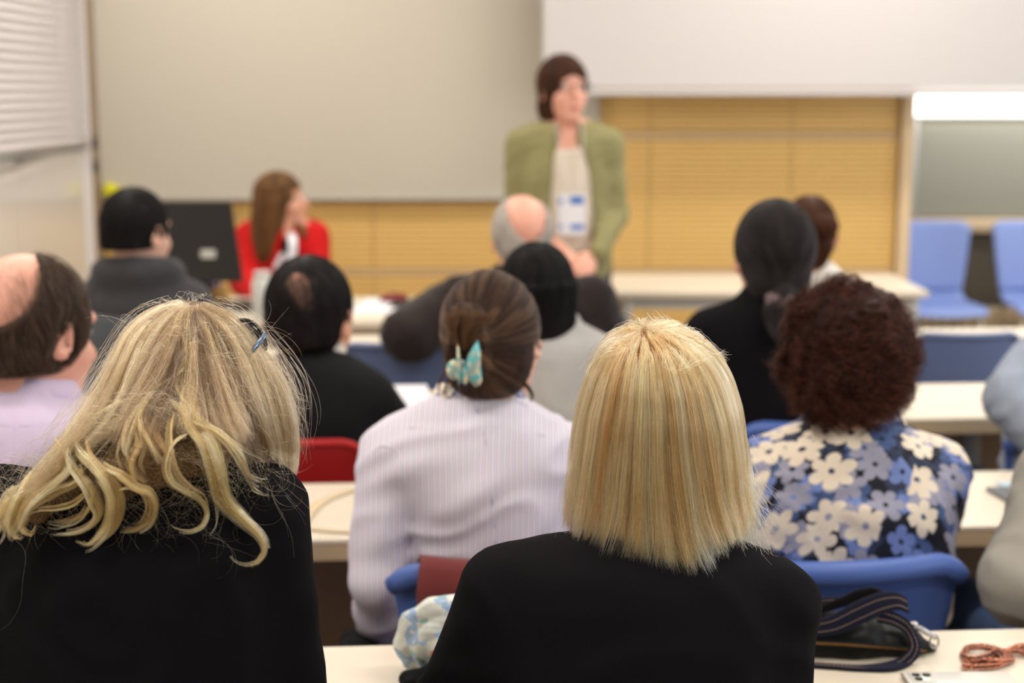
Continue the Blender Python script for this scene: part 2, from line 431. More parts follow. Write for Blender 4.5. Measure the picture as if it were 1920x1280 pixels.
# wood panels of the end wall: bands of panels parted by pale strips
def zpx(py, Y=BY - 0.02): return at(960, py, Y)[2]
zb = [0.10, zpx(517), zpx(503), zpx(262), zpx(246), 2.05]
xs = [XL + 0.02, at(448, 400, BY)[0], at(700, 400, BY)[0], at(955, 400, BY)[0], at(1216, 400, BY)[0], at(1480, 400, BY)[0], XR - 0.06]
def panel_bm(w, h):
    """a panel with fine horizontal grooves, each ridge with its own edges"""
    bm = bmesh.new(); n = max(2, int(h / 0.026)); p = h / n
    prof = []
    for i in range(n):
        prof += [(0.0, i * p + 0.0015), (-0.010, i * p + 0.0035), (-0.010, (i + 1) * p - 0.0035), (0.0, (i + 1) * p - 0.0015)]
    a = [bm.verts.new((-w / 2 + 0.002, y, z)) for y, z in prof]; b = [bm.verts.new((w / 2 - 0.002, y, z)) for y, z in prof]
    for i in range(len(prof) - 1): bm.faces.new((a[i], b[i], b[i + 1], a[i + 1]))
    ya = 0.004
    c = [bm.verts.new(v) for v in ((-w / 2 + .002, ya, 0), (w / 2 - .002, ya, 0), (w / 2 - .002, ya, h), (-w / 2 + .002, ya, h))]
    bm.faces.new(c); bm.faces.new([c[0], *a[::-1][::-1], c[3]][::-1]); bm.faces.new([c[1], *b, c[2]])
    return bm
for z0, z1 in ((zb[0], zb[1]), (zb[2], zb[3]), (zb[4], zb[5])):
    for x0, x1 in zip(xs, xs[1:]):
        o = obj('panel', panel_bm(x1 - x0, z1 - z0), M['wood_panel'], wb_, smooth=False)
        o.location = ((x0 + x1) / 2, BY - 0.006, z0)
for z0, z1 in ((zb[1], zb[2]), (zb[3], zb[4])):
    obj('strip', bx(((xs[0] + xs[-1]) / 2, BY - 0.008, (z0 + z1) / 2), (xs[-1] - xs[0], 0.02, z1 - z0 - 0.004), bevel=0.002), M['band'], wb_, smooth=False)
struct(obj('trim_1', bx((XR - 0.025, BY - 0.02, 1.5), (0.055, 0.07, 3.0), bevel=0.004), M['trim'], smooth=False))
struct(obj('baseboard_back', bx(((XL + XR) / 2, BY - 0.01, 0.05), (XR - XL, 0.03, 0.1), bevel=0.004), M['post'], smooth=False))
struct(obj('trim_2', bx((XL + 0.0, BY - 0.10, 1.5), (0.055, 0.07, 3.0), bevel=0.005), M['post'], smooth=False))

# marker board and lowered projection screen
x0, x1 = at(189, 300, BY - 0.05)[0], at(1120, 300, BY - 0.05)[0]; z0 = zpx(372, BY - 0.05)
wbd = empty('whiteboard', ((x0 + x1) / 2, BY - 0.05, z0), 'wide cream writing board fixed to the end wall behind the seated woman in red', 'whiteboard')
obj('board_surface', bx((0, 0, 0.80), (x1 - x0, 0.02, 1.6)), M['board'], wbd, smooth=False)
fr = bmesh.new(); box(fr, (0, -0.012, 0.0), (x1 - x0 + 0.02, 0.03, 0.014), bevel=0.003); box(fr, (0, -0.012, 1.6), (x1 - x0 + 0.02, 0.03, 0.02), bevel=0.003)
for sx in (-1, 1): box(fr, (sx * (x1 - x0) / 2, -0.008, 0.8), (0.014, 0.03, 1.6), bevel=0.003)
obj('board_frame', fr, M['grey_metal'], wbd, smooth=False)
SY = BY - 0.32
x0, x1, z0 = at(1019, 80, SY)[0], at(2200, 80, SY)[0], at(1300, 181, SY)[2]
scr = empty('projection_screen', ((x0 + x1) / 2, SY, z0), 'white pull-down projection screen hanging above the standing woman and the wood wall', 'screen')
sb = bmesh.new(); n = 12
obj('screen_fabric', bx((0, 0, 0.80), (x1 - x0, 0.004, 1.52)), M['screen'], scr, smooth=False)
obj('bottom_bar', bx((0, 0, 0.018), (x1 - x0 + 0.01, 0.022, 0.03), bevel=0.008), M['screen'], scr)
obj('screen_housing', bx((0, 0.02, 1.60), (x1 - x0 + 0.1, 0.11, 0.11), bevel=0.02), M['grey_metal'], scr)
for sx in (-1, 1): obj('mounting_rod', bx((sx * (x1 - x0) * 0.4, 0.02, 1.62 + (3.0 - z0 - 1.62) / 2), (0.012, 0.012, 3.0 - z0 - 1.62)), M['grey_metal'], scr, smooth=False)
# yellow sponge at the foot of the board
p = at(208, 357, BY - 0.085)
o = obj('board_sponge', bx((0, 0, 0), (0.072, 0.045, 0.062), bevel=0.014, seg=3), plain('yellow_sponge', srgb(214, 208, 40), 0.9, var=0.12, nscale=60), None)
o.location = p; o.rotation_euler = (0, 0.3, 0); tag(o, 'small yellow sponge stuck at the lower corner of the cream board', 'sponge')

# recess at the right: grey board, sill, glowing strip, plinth
RY = 8.0
def rpt(px, py, Y=RY): return at(px, py, Y)
a, b = rpt(1712, 405), rpt(2050, 222)
gb = empty('grey_board', ((a[0] + b[0]) / 2, RY - 0.0, a[2]), 'large grey-green board on the far right wall above the blue chairs', 'board')
W, Hh = b[0] - a[0], b[2] - a[2]
obj('board_surface', bx((0, -0.0, Hh / 2), (W, 0.03, Hh)), M['grey_board'], gb, smooth=False)
obj('board_ledge', bx((0, -0.03, -0.045), (W + 0.06, 0.10, 0.075), bevel=0.012), M['trim'], gb)
obj('board_frame', bx((-W / 2 - 0.02, -0.015, Hh / 2), (0.04, 0.05, Hh), bevel=0.006), M['grey_metal'], gb)
a2, b2 = rpt(1708, 222, RY - 0.08), rpt(2050, 174, RY - 0.08)
lp = empty('strip_lamp', ((a2[0] + b2[0]) / 2, RY - 0.04, a2[2]), 'long glowing white strip above the grey-green board', 'lamp')
hh = b2[2] - a2[2]
obj('diffuser', bx((0, -0.02, hh / 2), (b2[0] - a2[0], 0.08, hh * 0.86), bevel=0.03, seg=4), M['lamp_glow'], lp)  # emissive box that makes the bright strip above the board
obj('housing', bx((0, 0.035, hh / 2), (b2[0] - a2[0] + 0.05, 0.05, hh), bevel=0.01), M['grey_metal'], lp)
a3 = rpt(1700, 440)
struct(obj('wall_recess_panelling', bx(((XR + RX) / 2, RY + 0.01, (a3[2]) / 2), (RX - XR, 0.04, a3[2])), M['dark_wall'], smooth=False))
pz0, pz1 = at(1800, 612, 7.75)[2], at(1800, 583, 7.75)[2]
rad = empty('radiator_casing', ((XR + RX) / 2, 7.85, 0), 'low cream radiator casing behind the blue chairs by the far wall', 'radiator')
obj('casing', bx((0, 0, pz1 / 2), (RX - XR - 0.1, 0.14, pz1), bevel=0.01), M['trim'], rad)
g = bmesh.new()
for i in range(30): box(g, (-0.8 + i * 0.055, -0.073, pz1 * 0.5), (0.02, 0.004, pz1 * 0.7))
obj('grille', g, M['dark_wall'], rad, smooth=False)

# left wall: tall window with a slatted blind, rail and satin lower panel
wx = XL + 0.012; wy0, wy1 = 4.2, BY - 0.18
win = empty('window_1', (XL, (wy0 + wy1) / 2, 0), 'tall window in the left wall with white slats over a satin panel', 'window'); win['kind'] = 'structure'; del win['category']
wl = wy1 - wy0
obj('satin_panel', bx((-0.02, 0, 0.63), (0.03, wl, 1.22), bevel=0.003), M['glass_panel'], win, smooth=False)
obj('upper_pane', bx((-0.03, 0, 2.05), (0.01, wl, 1.6)), M['glass_panel'], win, smooth=False)
wf = bmesh.new()
for yy in (-wl / 2, wl / 2): box(wf, (-0.01, yy, 1.45), (0.05, 0.05, 2.9), bevel=0.004)
for zz in (0.03, 2.88): box(wf, (-0.01, 0, zz), (0.05, wl, 0.05), bevel=0.004)
obj('window_frame', wf, M['slat'], win, smooth=False)
# a steel bar that rises towards the corner
def leftwall(px, py):
    u = (px - 960) / FPX; v = (640 - py) / FPX; c, s = math.cos(PITCH), math.sin(PITCH)
    d = (u, c + v * s, -s + v * c); k = (wx + 0.03) / d[0]
    return np.array((wx + 0.03, d[1] * k, CAM_Z + d[2] * k))
pa, pb = leftwall(0, 322), leftwall(160, 264); pdir = (pb - pa)
pa2 = pa - pdir * 1.0
rail = empty('push_bar', tuple((pa + pb) / 2), 'thin grey steel bar sloping across the white slatted window', 'rail')
mid = (pa + pb) / 2
obj('bar', tube(bmesh.new(), np.array([pa2 - mid, pb - mid]), 0.009, 10), M['steel'], rail)
for e in (pa * .7 + pb * .3, pb):
    obj('bracket', bx(tuple(e - mid + np.array((-0.02, 0, 0))), (0.05, 0.02, 0.02), bevel=0.004), M['steel'], rail)
vb = empty('slatted_blind', (wx, (wy0 + wy1) / 2, 2.9), 'white horizontal slatted blind hanging over the left window', 'blind')
nsl = 42; slme = None
for i in range(nsl):
    z = 2.86 - i * 0.038
    ang = 0.9
    if slme is None:
        bm = bmesh.new(); pr = [(-0.018, 0.0), (-0.009, 0.0022), (0, 0.003), (0.009, 0.0022), (0.018, 0.0)]
        for yv in (-wl / 2 + 0.04, wl / 2 - 0.04):
            for t_ in (0, -0.0008):
                for x_, z_ in pr: bm.verts.new((x_ * math.cos(ang) + (z_ + t_) * math.sin(ang), yv, -x_ * math.sin(ang) + (z_ + t_) * math.cos(ang)))
        bm.verts.ensure_lookup_table(); v = bm.verts; k = 5
        for j in range(4):
            bm.faces.new((v[j], v[j + 1], v[10 + j + 1], v[10 + j])); bm.faces.new((v[5 + j], v[15 + j], v[15 + j + 1], v[5 + j + 1]))
        bm.faces.new((v[0], v[10], v[15], v[5])); bm.faces.new((v[4], v[9], v[19], v[14]))
        slme = bpy.data.meshes.new('slat'); bm.to_mesh(slme); bm.free(); slme.shade_smooth(); slme.materials.append(M['slat'])
    o = bpy.data.objects.new('slat', slme); root_col.objects.link(o); o.parent = vb; o.location = (0.012, 0, z - 2.9)
obj('head_rail', bx((0.01, 0, 0.0), (0.04, wl - 0.05, 0.04), bevel=0.004), M['slat'], vb)
for yy in (-0.9, 0, 0.9): obj('ladder_cord', bx((0.028, yy, -0.8), (0.0015, 0.004, 1.58)), M['slat'], vb, smooth=False)
# hinges by the corner
hg = empty('door_hinge', tuple(at(171, 290, BY - 0.14)), 'pair of dark hinges on the tan corner post', 'hinge')
for py in (-0.055, 0.055):
    obj('hinge_barrel', lathe(bmesh.new(), [(0.009, -0.03), (0.011, -0.026), (0.011, 0.026), (0.009, 0.03)], (0, 0, py), 12), M['black_plastic'], hg)
    obj('hinge_leaf', bx((0.012, 0.004, py), (0.03, 0.004, 0.05), bevel=0.001), M['black_plastic'], hg)
# ceiling lamps
for ly in LAMP_ROWS:
    for lx in (-1.25, 1.45):
        e = empty('ceiling_lamp', (lx, ly, 3.0), 'long white fluorescent ceiling lamp over the %s, on the %s side' % ({0.3: 'blonde women', 2.2: 'striped shirt and floral blouse', 4.1: 'bald man', 5.9: 'lecturer desk'}[ly], 'blind' if lx < 0 else 'window'), 'lamp', 'ceiling lamps above the desk rows')
        obj('housing', bx((0, 0, -0.02), (1.24, 0.34, 0.04), bevel=0.008), M['ceiling'], e)
        obj('diffuser', bx((0, 0, -0.045), (1.18, 0.28, 0.014), bevel=0.005), M['lamp_glow'], e)

# ================================================================== desks
DZ = 0.74
SL = 0.072                                             # the rows stand a little askew to the end wall
def desk_row(nl, depth, x0, x1, label, name='bench_desk'):
    """nl: a point of the near edge, seen in the photograph"""
    ang = math.atan(SL); near = lambda x: nl[1] + (x - nl[0]) * SL
    cx = (x0 + x1) / 2; L = (x1 - x0) / math.cos(ang)
    e = empty(name, (cx, near(cx) + depth / 2, 0), label, 'desk', 'long pale benches across the room', ang)
    obj('tabletop', bx((0, 0, DZ - 0.004), (L, depth, 0.008), bevel=0.002), M['desk'], e, smooth=False)
    obj('edge_band', bx((0, 0, DZ - 0.0235), (L - 0.002, depth - 0.002, 0.031), bevel=0.002), M['desk_edge'], e, smooth=False)
    obj('modesty_panel', bx((0, depth / 2 - 0.05, 0.38), (L - 0.1, 0.018, 0.66), bevel=0.002), M['modesty'], e, smooth=False)
    for i, sx in enumerate(np.linspace(-L / 2 + 0.15, L / 2 - 0.15, 4)):
        lg = obj('leg', bx((sx, 0.06, 0.366), (0.05, 0.03, 0.68), bevel=0.006), M['grey_metal'], e)
        obj('foot', bx((sx, 0.0, 0.015), (0.05, depth - 0.06, 0.03), bevel=0.008), M['grey_metal'], lg)
    return e
far1 = on_z(680, 1210, DZ)
ROW = [(far1[0], far1[1] - 0.36), tuple(on_z(600, 1012, DZ)[:2]), tuple(on_z(1760, 784, DZ)[:2]), tuple(on_z(1760, 651, DZ)[:2])]
FAR2 = on_z(600, 905, DZ)[1]
desk_row(ROW[0], 0.36, -1.7, 2.5, 'pale beech bench desk with the bag and phone on it')
desk_row(ROW[1], FAR2 - ROW[1][1], -1.7, 2.6, 'pale beech bench desk in front of the striped shirt and floral blouse')
desk_row(ROW[2], 0.42, -1.7, 2.7, 'pale beech bench desk with the white papers on it')
desk_row(ROW[3], 0.36, -1.7, 2.9, 'pale beech bench desk closest to the lecture front')
def nearY(r, x): return ROW[r][1] + (x - ROW[r][0]) * SL

# teacher's desk and the white side table
ty0, ty1 = 5.0, 5.60
tx0, tx1 = at(330, 600, 5.5)[0] - 0.25, at(845, 600, 5.5)[0]
td = empty('lecturer_desk', ((tx0 + tx1) / 2, (ty0 + ty1) / 2, 0), 'broad beige lecturer desk carrying the black monitor', 'desk')
obj('tabletop', bx((0, 0, 0.725), (tx1 - tx0, ty1 - ty0, 0.03), bevel=0.005), M['desk'], td, smooth=False)
obj('front_panel', bx((0, -(ty1 - ty0) / 2 + 0.06, 0.36), (tx1 - tx0 - 0.06, 0.02, 0.70)), M['desk'], td, smooth=False)
for sx in (-1, 1): obj('side_panel', bx((sx * ((tx1 - tx0) / 2 - 0.03), 0.02, 0.355), (0.025, ty1 - ty0 - 0.1, 0.71)), M['desk_edge'], td, smooth=False)
ta, tb = on_z(1190, 545, 0.74), on_z(1742, 545, 0.74)
sy0 = ta[1] - 0.02; sy1 = on_z(1500, 513, 0.74)[1]; sx0 = at(1150, 540, sy0)[0]; sx1 = at(1743, 540, sy0)[0]
st = empty('side_table', ((sx0 + sx1) / 2, (sy0 + sy1) / 2, 0), 'long white table with metal legs beneath the wood wall', 'table')
W, D = sx1 - sx0, sy1 - sy0
obj('tabletop', bx((0, 0, 0.728), (W, D, 0.024), bevel=0.004), M['desk'], st, smooth=False)
ap = bmesh.new()
for yy in (-D / 2 + 0.04, D / 2 - 0.04): box(ap, (0, yy, 0.69), (W - 0.08, 0.02, 0.05))
for xx in (-W / 2 + 0.05, W / 2 - 0.05): box(ap, (xx, 0, 0.69), (0.02, D - 0.08, 0.05))
obj('apron', ap, M['grey_metal'], st, smooth=False)
for xx in (-W / 2 + 0.06, W / 2 - 0.05):
    for yy in (-D / 2 + 0.04, D / 2 - 0.04): obj('leg', bx((xx, yy, 0.355), (0.035, 0.035, 0.71), bevel=0.006), M['grey_metal'], st)

# ================================================================== chairs
def chair(x, y, rz, mat, label, w=0.43, top=0.80, group=None, rim=0.017, curve=0.055):
    e = empty('chair', (x, y, 0), label, 'chair', group, rz)
    bm = bmesh.new(); nu, nv = 18, 14; front = {}; 
    def P(u, v, t):
        # u across -1..1, v 0 (seat line) .. 1 (top)
        hw = w / 2 * (0.80 + 0.20 * v ** 0.8); corner = max(0, (abs(u) - 0.72) / 0.28)
        z = 0.50 + (top - 0.50) * v - 0.028 * corner ** 2 * v ** 6
        yb = -0.20 - 0.055 * v + curve * u * u * (0.4 + 0.6 * v) - t
        return (u * hw, yb, z)
    for t in (0.0, 0.010):
        for j in range(nv + 1):
            for i in range(nu + 1): front[(t, i, j)] = bm.verts.new(P(-1 + 2 * i / nu, j / nv, t))
    for j in range(nv):
        for i in range(nu):
            q = [(i, j), (i + 1, j), (i + 1, j + 1), (i, j + 1)]
            bm.faces.new([front[(0.0, a, b)] for a, b in q][::-1]); bm.faces.new([front[(0.010, a, b)] for a, b in q])
    edge = [(i, 0) for i in range(nu)] + [(nu, j) for j in range(nv)] + [(i, nv) for i in range(nu, 0, -1)] + [(0, j) for j in range(nv, 0, -1)]
    for k in range(len(edge)):
        a, b = edge[k], edge[(k + 1) % len(edge)]
        bm.faces.new((front[(0.0, *a)], front[(0.0, *b)], front[(0.010, *b)], front[(0.010, *a)]))
    # rolled upper rim
    path = [np.array(P(u, 1, 0.008)) + np.array((0, -rim * 0.5, -rim * 0.6)) for u in np.linspace(-1, 1, 25)]
    tube(bm, path, [rim * (0.75 + 0.25 * math.sin(PI * i / 24) ** 0.3) for i in range(25)], 12, sy=1.15)
    obj('backrest', bm, mat, e)
    # seat: shallow dished shell flowing up into the back
    bm = bmesh.new(); n1, n2 = 12, 14; top_, bot = {}, {}
    for j in range(n2 + 1):
        v = j / n2; y_ = 0.22 - 0.42 * v; hw = w / 2 * (0.93 - 0.13 * v)
        for i in range(n1 + 1):
            u = -1 + 2 * i / n1; z = 0.45 + 0.012 * u * u - 0.02 * max(0, 1 - v * 4) ** 2 + 0.05 * max(0, v - 0.75) * 4 * max(0, v - 0.75) * 4
            r = 0.9 if j == 0 else 1
            top_[i, j] = bm.verts.new((u * hw * r, y_, z)); bot[i, j] = bm.verts.new((u * hw * r, y_, z - 0.012))
    for j in range(n2):
        for i in range(n1):
            q = [(i, j), (i + 1, j), (i + 1, j + 1), (i, j + 1)]
            bm.faces.new([top_[k] for k in q][::-1]); bm.faces.new([bot[k] for k in q])
    edge = [(i, 0) for i in range(n1)] + [(n1, j) for j in range(n2)] + [(i, n2) for i in range(n1, 0, -1)] + [(0, j) for j in range(n2, 0, -1)]
    for k in range(len(edge)):
        a, b = edge[k], edge[(k + 1) % len(edge)]; bm.faces.new((top_[a], top_[b], bot[b], bot[a]))
    bmesh.ops.recalc_face_normals(bm, faces=bm.faces)
    obj('seat', bm, mat, e)
    for sx in (-1, 1):
        for yy, y2 in ((0.15, 0.20), (-0.15, -0.23)):
            obj('leg', tube(bmesh.new(), spline([(sx * 0.12, yy * 0.7, 0.432), (sx * 0.155, yy, 0.425), (sx * 0.185, y2 * 0.97, 0.30), (sx * 0.20, y2, 0.008)], 12), 0.010, 8), M['chair_frame'], e)
    for sx in (-1, 1):
        obj('back_support', tube(bmesh.new(), spline([(sx * 0.12, -0.10, 0.432), (sx * 0.125, -0.19, 0.44), (sx * 0.13, -0.235, 0.50), (sx * 0.13, -0.25, 0.58)], 10), 0.009, 8), M['chair_frame'], e)
    return e
def chair_at(px, py, top, mat, label, rz=0.05, **kw):
    """px, py: the middle of the upper edge of the back, as the photograph shows it"""
    p = on_z(px, py, top); o = np.array((0, -0.255)); c, s = math.cos(rz), math.sin(rz)
    return chair(p[0] - (c * o[0] - s * o[1]), p[1] - (s * o[0] + c * o[1]), rz, mat, label, top=top, **kw)
chair_at(1572, 1056, 0.80, M['blue_plastic'], 'blue plastic chair with a rolled rim behind the floral blouse', rz=0.10, w=0.42, curve=0.05)
CH2 = chair_at(1000, 1066, 0.80, M['blue_plastic'], 'blue plastic chair with the maroon cloth hung over its back', rz=0.04, w=0.43)
chair_at(150, 1075, 0.78, M['blue_plastic'], 'blue plastic chair hidden behind the wavy blonde hair', rz=0.04)
chair_at(2190, 1085, 0.74, M['blue_plastic'], 'blue plastic chair under the person in the grey-beige top', rz=0.04)
chair_at(494, 826, 0.80, M['red_plastic'], 'red chair behind the man with the thinning crown', rz=0.03, w=0.425, curve=0.02, rim=0.008)
chair_at(1552, 797, 0.80, M['blue_plastic'], 'blue plastic chair whose rim shows past the floral collar', rz=0.05, w=0.36)
chair_at(1060, 812, 0.78, M['blue_plastic'], 'blue plastic chair beneath the pale grey sweater', rz=0.04)
chair_at(2085, 815, 0.78, M['blue_plastic'], 'blue plastic chair beneath the blue denim jacket', rz=0.04)
chair_at(768, 645, 0.80, M['slate_blue_plastic'], 'empty slate blue chair that carries the dark coat elbow', rz=0.04, w=0.42, rim=0.009)
chair_at(1822, 626, 0.80, M['slate_blue_plastic'], 'empty slate blue chair standing alone before the bench on the window side', rz=0.04, w=0.33, rim=0.008)
chair_at(250, 655, 0.78, M['blue_plastic'], 'blue plastic chair beneath the dark hooded jacket', rz=0.04)
chair_at(1000, 660, 0.76, M['blue_plastic'], 'blue plastic chair beneath the bald man in the dark coat', rz=0.04)
chair_at(1545, 655, 0.78, M['blue_plastic'], 'blue plastic chair beneath the white top', rz=0.04)
# two chairs facing the room by the far wall
for px, lab in ((1731, 'periwinkle chair against the far wall, half hidden by the wood wall'), (1930, 'periwinkle chair against the far wall, farther from the wood wall')):
    p = at(px, 500, 7.68)
    chair(p[0], 7.40, PI, M['pale_blue_plastic'], lab, w=0.44, top=0.85, rim=0.008, curve=0.03)
# ================================================================== people
def Rz(a): c, s = math.cos(a), math.sin(a); return np.array(((c, -s, 0), (s, c, 0), (0, 0, 1.0)))
def Rx(a): c, s = math.cos(a), math.sin(a); return np.array(((1.0, 0, 0), (0, c, -s), (0, s, c)))
def Ry(a): c, s = math.cos(a), math.sin(a); return np.array(((c, 0, s), (0, 1.0, 0), (-s, 0, c)))
D2 = math.radians
class Person:
    """yaw 0 looks away from the camera; rows: torso outline (py, xl, xr, half depth) at depth Y"""
    def __init__(s, label, neck, head, Y, rows, yaw=0, hyaw=0, hpitch=0, hroll=0, hs=1.0, skin='skin', h=0.0075, stand=False, cat='person', pelvis=None, group=None, neck_r=0.05):
        s.Y = Y; s.yaw = D2(yaw); s.RT = Rz(s.yaw); s.RH = Rz(D2(hyaw)) @ Rx(D2(hpitch)) @ Ry(D2(hroll)); s.hs = hs; s.h = h; s.skin = M[skin]
        s.N = at(*neck); s.H = at(*head); s.neck_r = neck_r; s.stand = stand
        R = []
        for py, xl, xr, hd in rows:
            a, b = at(xl, py, Y), at(xr, py, Y); R.append(((a[2] + b[2]) / 2, (a[0] + b[0]) / 2, Y, (b[0] - a[0]) / 2, hd))
        s.rows = R; lz, lx, _, lw, ld = R[-1]
        s.P = np.array(pelvis) if pelvis is not None else np.array((lx, Y, 0.0)); s.P = s.P.astype(float)
        if stand:
            s.hipz = 0.86; s.rows += [(0.92, s.P[0], s.P[1], 0.165, 0.115), (0.84, s.P[0], s.P[1], 0.17, 0.12)] if lz > 0.93 else []
        else:
            s.hipz = 0.54
            if lz > 0.72: s.rows += [(0.66, s.P[0], s.P[1], 0.155, 0.115), (0.54, s.P[0], s.P[1], 0.175, 0.13), (0.47, s.P[0], s.P[1], 0.165, 0.12)]
        s.root = empty('person', (s.P[0], s.P[1], 0), label, cat, group); s.o = np.array((s.P[0], s.P[1], 0.0))
        xs_ = [r[1] - r[3] for r in s.rows] + [r[1] + r[3] for r in s.rows]
        s.lo = np.array((min(xs_) - 0.20, Y - 0.34, 0.0)); s.hi = np.array((max(xs_) + 0.20, Y + 0.34, s.H[2] + 0.2))
        f = s.RT @ np.array((0, 1, 0)); e = s.P + f * 0.62
        s.lo[:2] = np.minimum(s.lo[:2], e[:2] - 0.2) if not stand else s.lo[:2]; s.hi[:2] = np.maximum(s.hi[:2], e[:2] + 0.2) if not stand else s.hi[:2]
        s.arms = []
    def T(s, x, y, z, base=None):
        b = s.P if base is None else base
        v = s.RT @ np.array((x, y, 0.0)); return np.array((b[0] + v[0], b[1] + v[1], z))
    def hl(s, x, y, z): return s.H + s.RH @ (np.array((x, y, z)) * s.hs)
    def arm(s, S, E, W, r=(0.052, 0.044, 0.034), hand=None):
        s.arms.append((np.array(S), np.array(E), np.array(W), r, hand))
    def default_arms(s, sides=(-1, 1), drop=0.27, fwd=0.12, out=0.05):
        top = max(r[3] for r in s.rows[:6]); rr = max(s.rows[:7], key=lambda r: r[3])
        for sd in sides:
            c = np.array((rr[1], rr[2], 0)); z = s.N[2] - 0.085
            S = s.T(sd * (rr[3] - 0.035), 0, z, c); E = s.T(sd * (rr[3] + out - 0.02), fwd, max(z - drop, 0.74), c)
            W = s.T(sd * (rr[3] - 0.09), fwd + 0.22, 0.80, c); s.arm(S, E, W)
    def legs(s):
        if s.stand: return [(s.T(sd * 0.085, 0, 0.86), s.T(sd * 0.095, 0.01, 0.47), s.T(sd * 0.10, -0.01, 0.09)) for sd in (-1, 1)]
        return [(s.T(sd * 0.095, 0.03, 0.54), s.T(sd * 0.11, 0.44, 0.51), s.T(sd * 0.11, 0.40, 0.09)) for sd in (-1, 1)]
    def hand(s, F, W, E, curl=0.35, down=None, sc=1.0, thumb=None):
        d = W - E; d = d / np.linalg.norm(d); up = np.array((0, 0, 1.0)) if down is None else -np.array(down); side = np.cross(d, up); side /= np.linalg.norm(side) + 1e-6; up = np.cross(side, d)
        B = np.stack([side, d, up], 1)
        F.ell(W + d * 0.05 * sc, (0.040 * sc, 0.050 * sc, 0.017 * sc), B, 0.012)
        for i, (x, L) in enumerate(((-0.030, 0.068), (-0.010, 0.078), (0.010, 0.074), (0.029, 0.058))):
            a = W + (d * 0.085 + side * x) * sc; ang = curl * 0.4; b = a + (d * math.cos(ang) - up * math.sin(ang)) * L * 0.5 * sc; ang = curl * 1.4
            c = b + (d * math.cos(ang) - up * math.sin(ang)) * L * 0.5 * sc
            F.cone(a, b, 0.0095 * sc, 0.0088 * sc, 0.003); F.cone(b, c, 0.0088 * sc, 0.0075 * sc, 0.002)
        tsd = thumb if thumb is not None else (1 if side[0] * d[1] > 0 else -1)
        a = W + (d * 0.025 + side * tsd * 0.03) * sc; b = a + (d * 0.035 + side * tsd * 0.022 - up * 0.006) * sc; c = b + (d * 0.03 + side * tsd * 0.004 - up * 0.012) * sc
        F.cone(a, b, 0.012 * sc, 0.0105 * sc, 0.006); F.cone(b, c, 0.0105 * sc, 0.008 * sc, 0.002)
    def body(s, ears=True, hands=True):
        F = Field(s.lo, s.hi, s.h); k = s.hs; R = s.RH
        F.loft(s.rows, 0.02, s.yaw * 0, grow=-0.012)
        for S, E, W, r, hd in s.arms:
            F.cone(S, E, r[0] - 0.008, r[1] - 0.008, 0.03); F.cone(E, W, r[1] - 0.008, r[2] - 0.010, 0.01)
            if hands: s.hand(F, W, E, **(hd or {}))
        for hp, kn, an in s.legs():
            F.cone(hp, kn, 0.075, 0.052, 0.03); F.cone(kn, an, 0.050, 0.034, 0.02)
            F.cone(an + s.RT @ np.array((0, -0.03, -0.045)), an + s.RT @ np.array((0, 0.13, -0.055)), 0.032, 0.026, 0.02)
        nb = s.hl(0, -0.025, -0.07)
        F.cone(s.N + np.array((0, 0, -0.03)) + s.RT @ np.array((0, 0.03, 0)), nb, s.neck_r + 0.004, s.neck_r - 0.002, 0.03)
        F.ell(s.hl(0, -0.012, 0.028), np.array((0.074, 0.094, 0.088)) * k, R, 0.01)
        F.ell(s.hl(0, 0.035, -0.045), np.array((0.056, 0.060, 0.070)) * k, R, 0.03)
        F.ell(s.hl(0, 0.066, -0.098), np.array((0.026, 0.022, 0.020)) * k, R, 0.025)
        F.cone(s.hl(0, 0.084, 0.012), s.hl(0, 0.112, -0.030), 0.008 * k, 0.013 * k, 0.010)
        F.cone(s.hl(-0.04, 0.072, 0.028), s.hl(0.04, 0.072, 0.028), 0.012 * k, 0.012 * k, 0.015)
        for sd in (-1, 1):
            F.ell(s.hl(sd * 0.031, 0.088, 0.008), np.array((0.017, 0.012, 0.011)) * k, R, 0.008, 'cut')
            F.ell(s.hl(sd * 0.040, 0.058, -0.030), np.array((0.020, 0.022, 0.020)) * k, R, 0.02)
        F.ell(s.hl(0, 0.090, -0.060), np.array((0.024, 0.012, 0.006)) * k, R, 0.006); F.ell(s.hl(0, 0.088, -0.072), np.array((0.020, 0.012, 0.006)) * k, R, 0.006)
        if ears:
            for sd in (-1, 1):
                Re = R @ Rz(sd * -0.45)
                F.ell(s.hl(sd * 0.077, -0.008, -0.006), np.array((0.009, 0.021, 0.033)) * k, Re, 0.004)
                F.ell(s.hl(sd * 0.082, -0.004, -0.004), np.array((0.006, 0.012, 0.020)) * k, Re, 0.004, 'cut')
        o = field_obj('body', F, s.skin, s.root, s.o, 1); s.bodyF = F
        for sd in (-1, 1):
            bm = bmesh.new(); bmesh.ops.create_uvsphere(bm, u_segments=16, v_segments=10, radius=0.0115 * k); e = obj('eye', bm, M['eye'], s.root); e.location = s.hl(sd * 0.031, 0.073, 0.008) - s.o
        return o
    def neckR(s): return s.neck_r
    def top(s, name, mat, grow=0.0, bottom=None, sleeve=1.0, neck_up=0.012, tilt=0.5, wr=0.0016, seed=1, cut=None, extra=None, label=None, h=None, wscale=28, stretch=(1, 1, 1), kn=0.02, it=2, armk=0.035):
        F = Field(s.lo, s.hi, h or s.h)
        F.loft(s.rows, 0.02, 0, grow=grow)
        for S, E, W, r, hd in s.arms:
            e = E + (W - E) * max(0, sleeve * 0.94)
            F.cone(S, E, r[0] + grow, r[1] + grow + 0.002, armk); F.cone(E, e, r[1] + grow + 0.002, r[2] + grow + 0.004, 0.015)
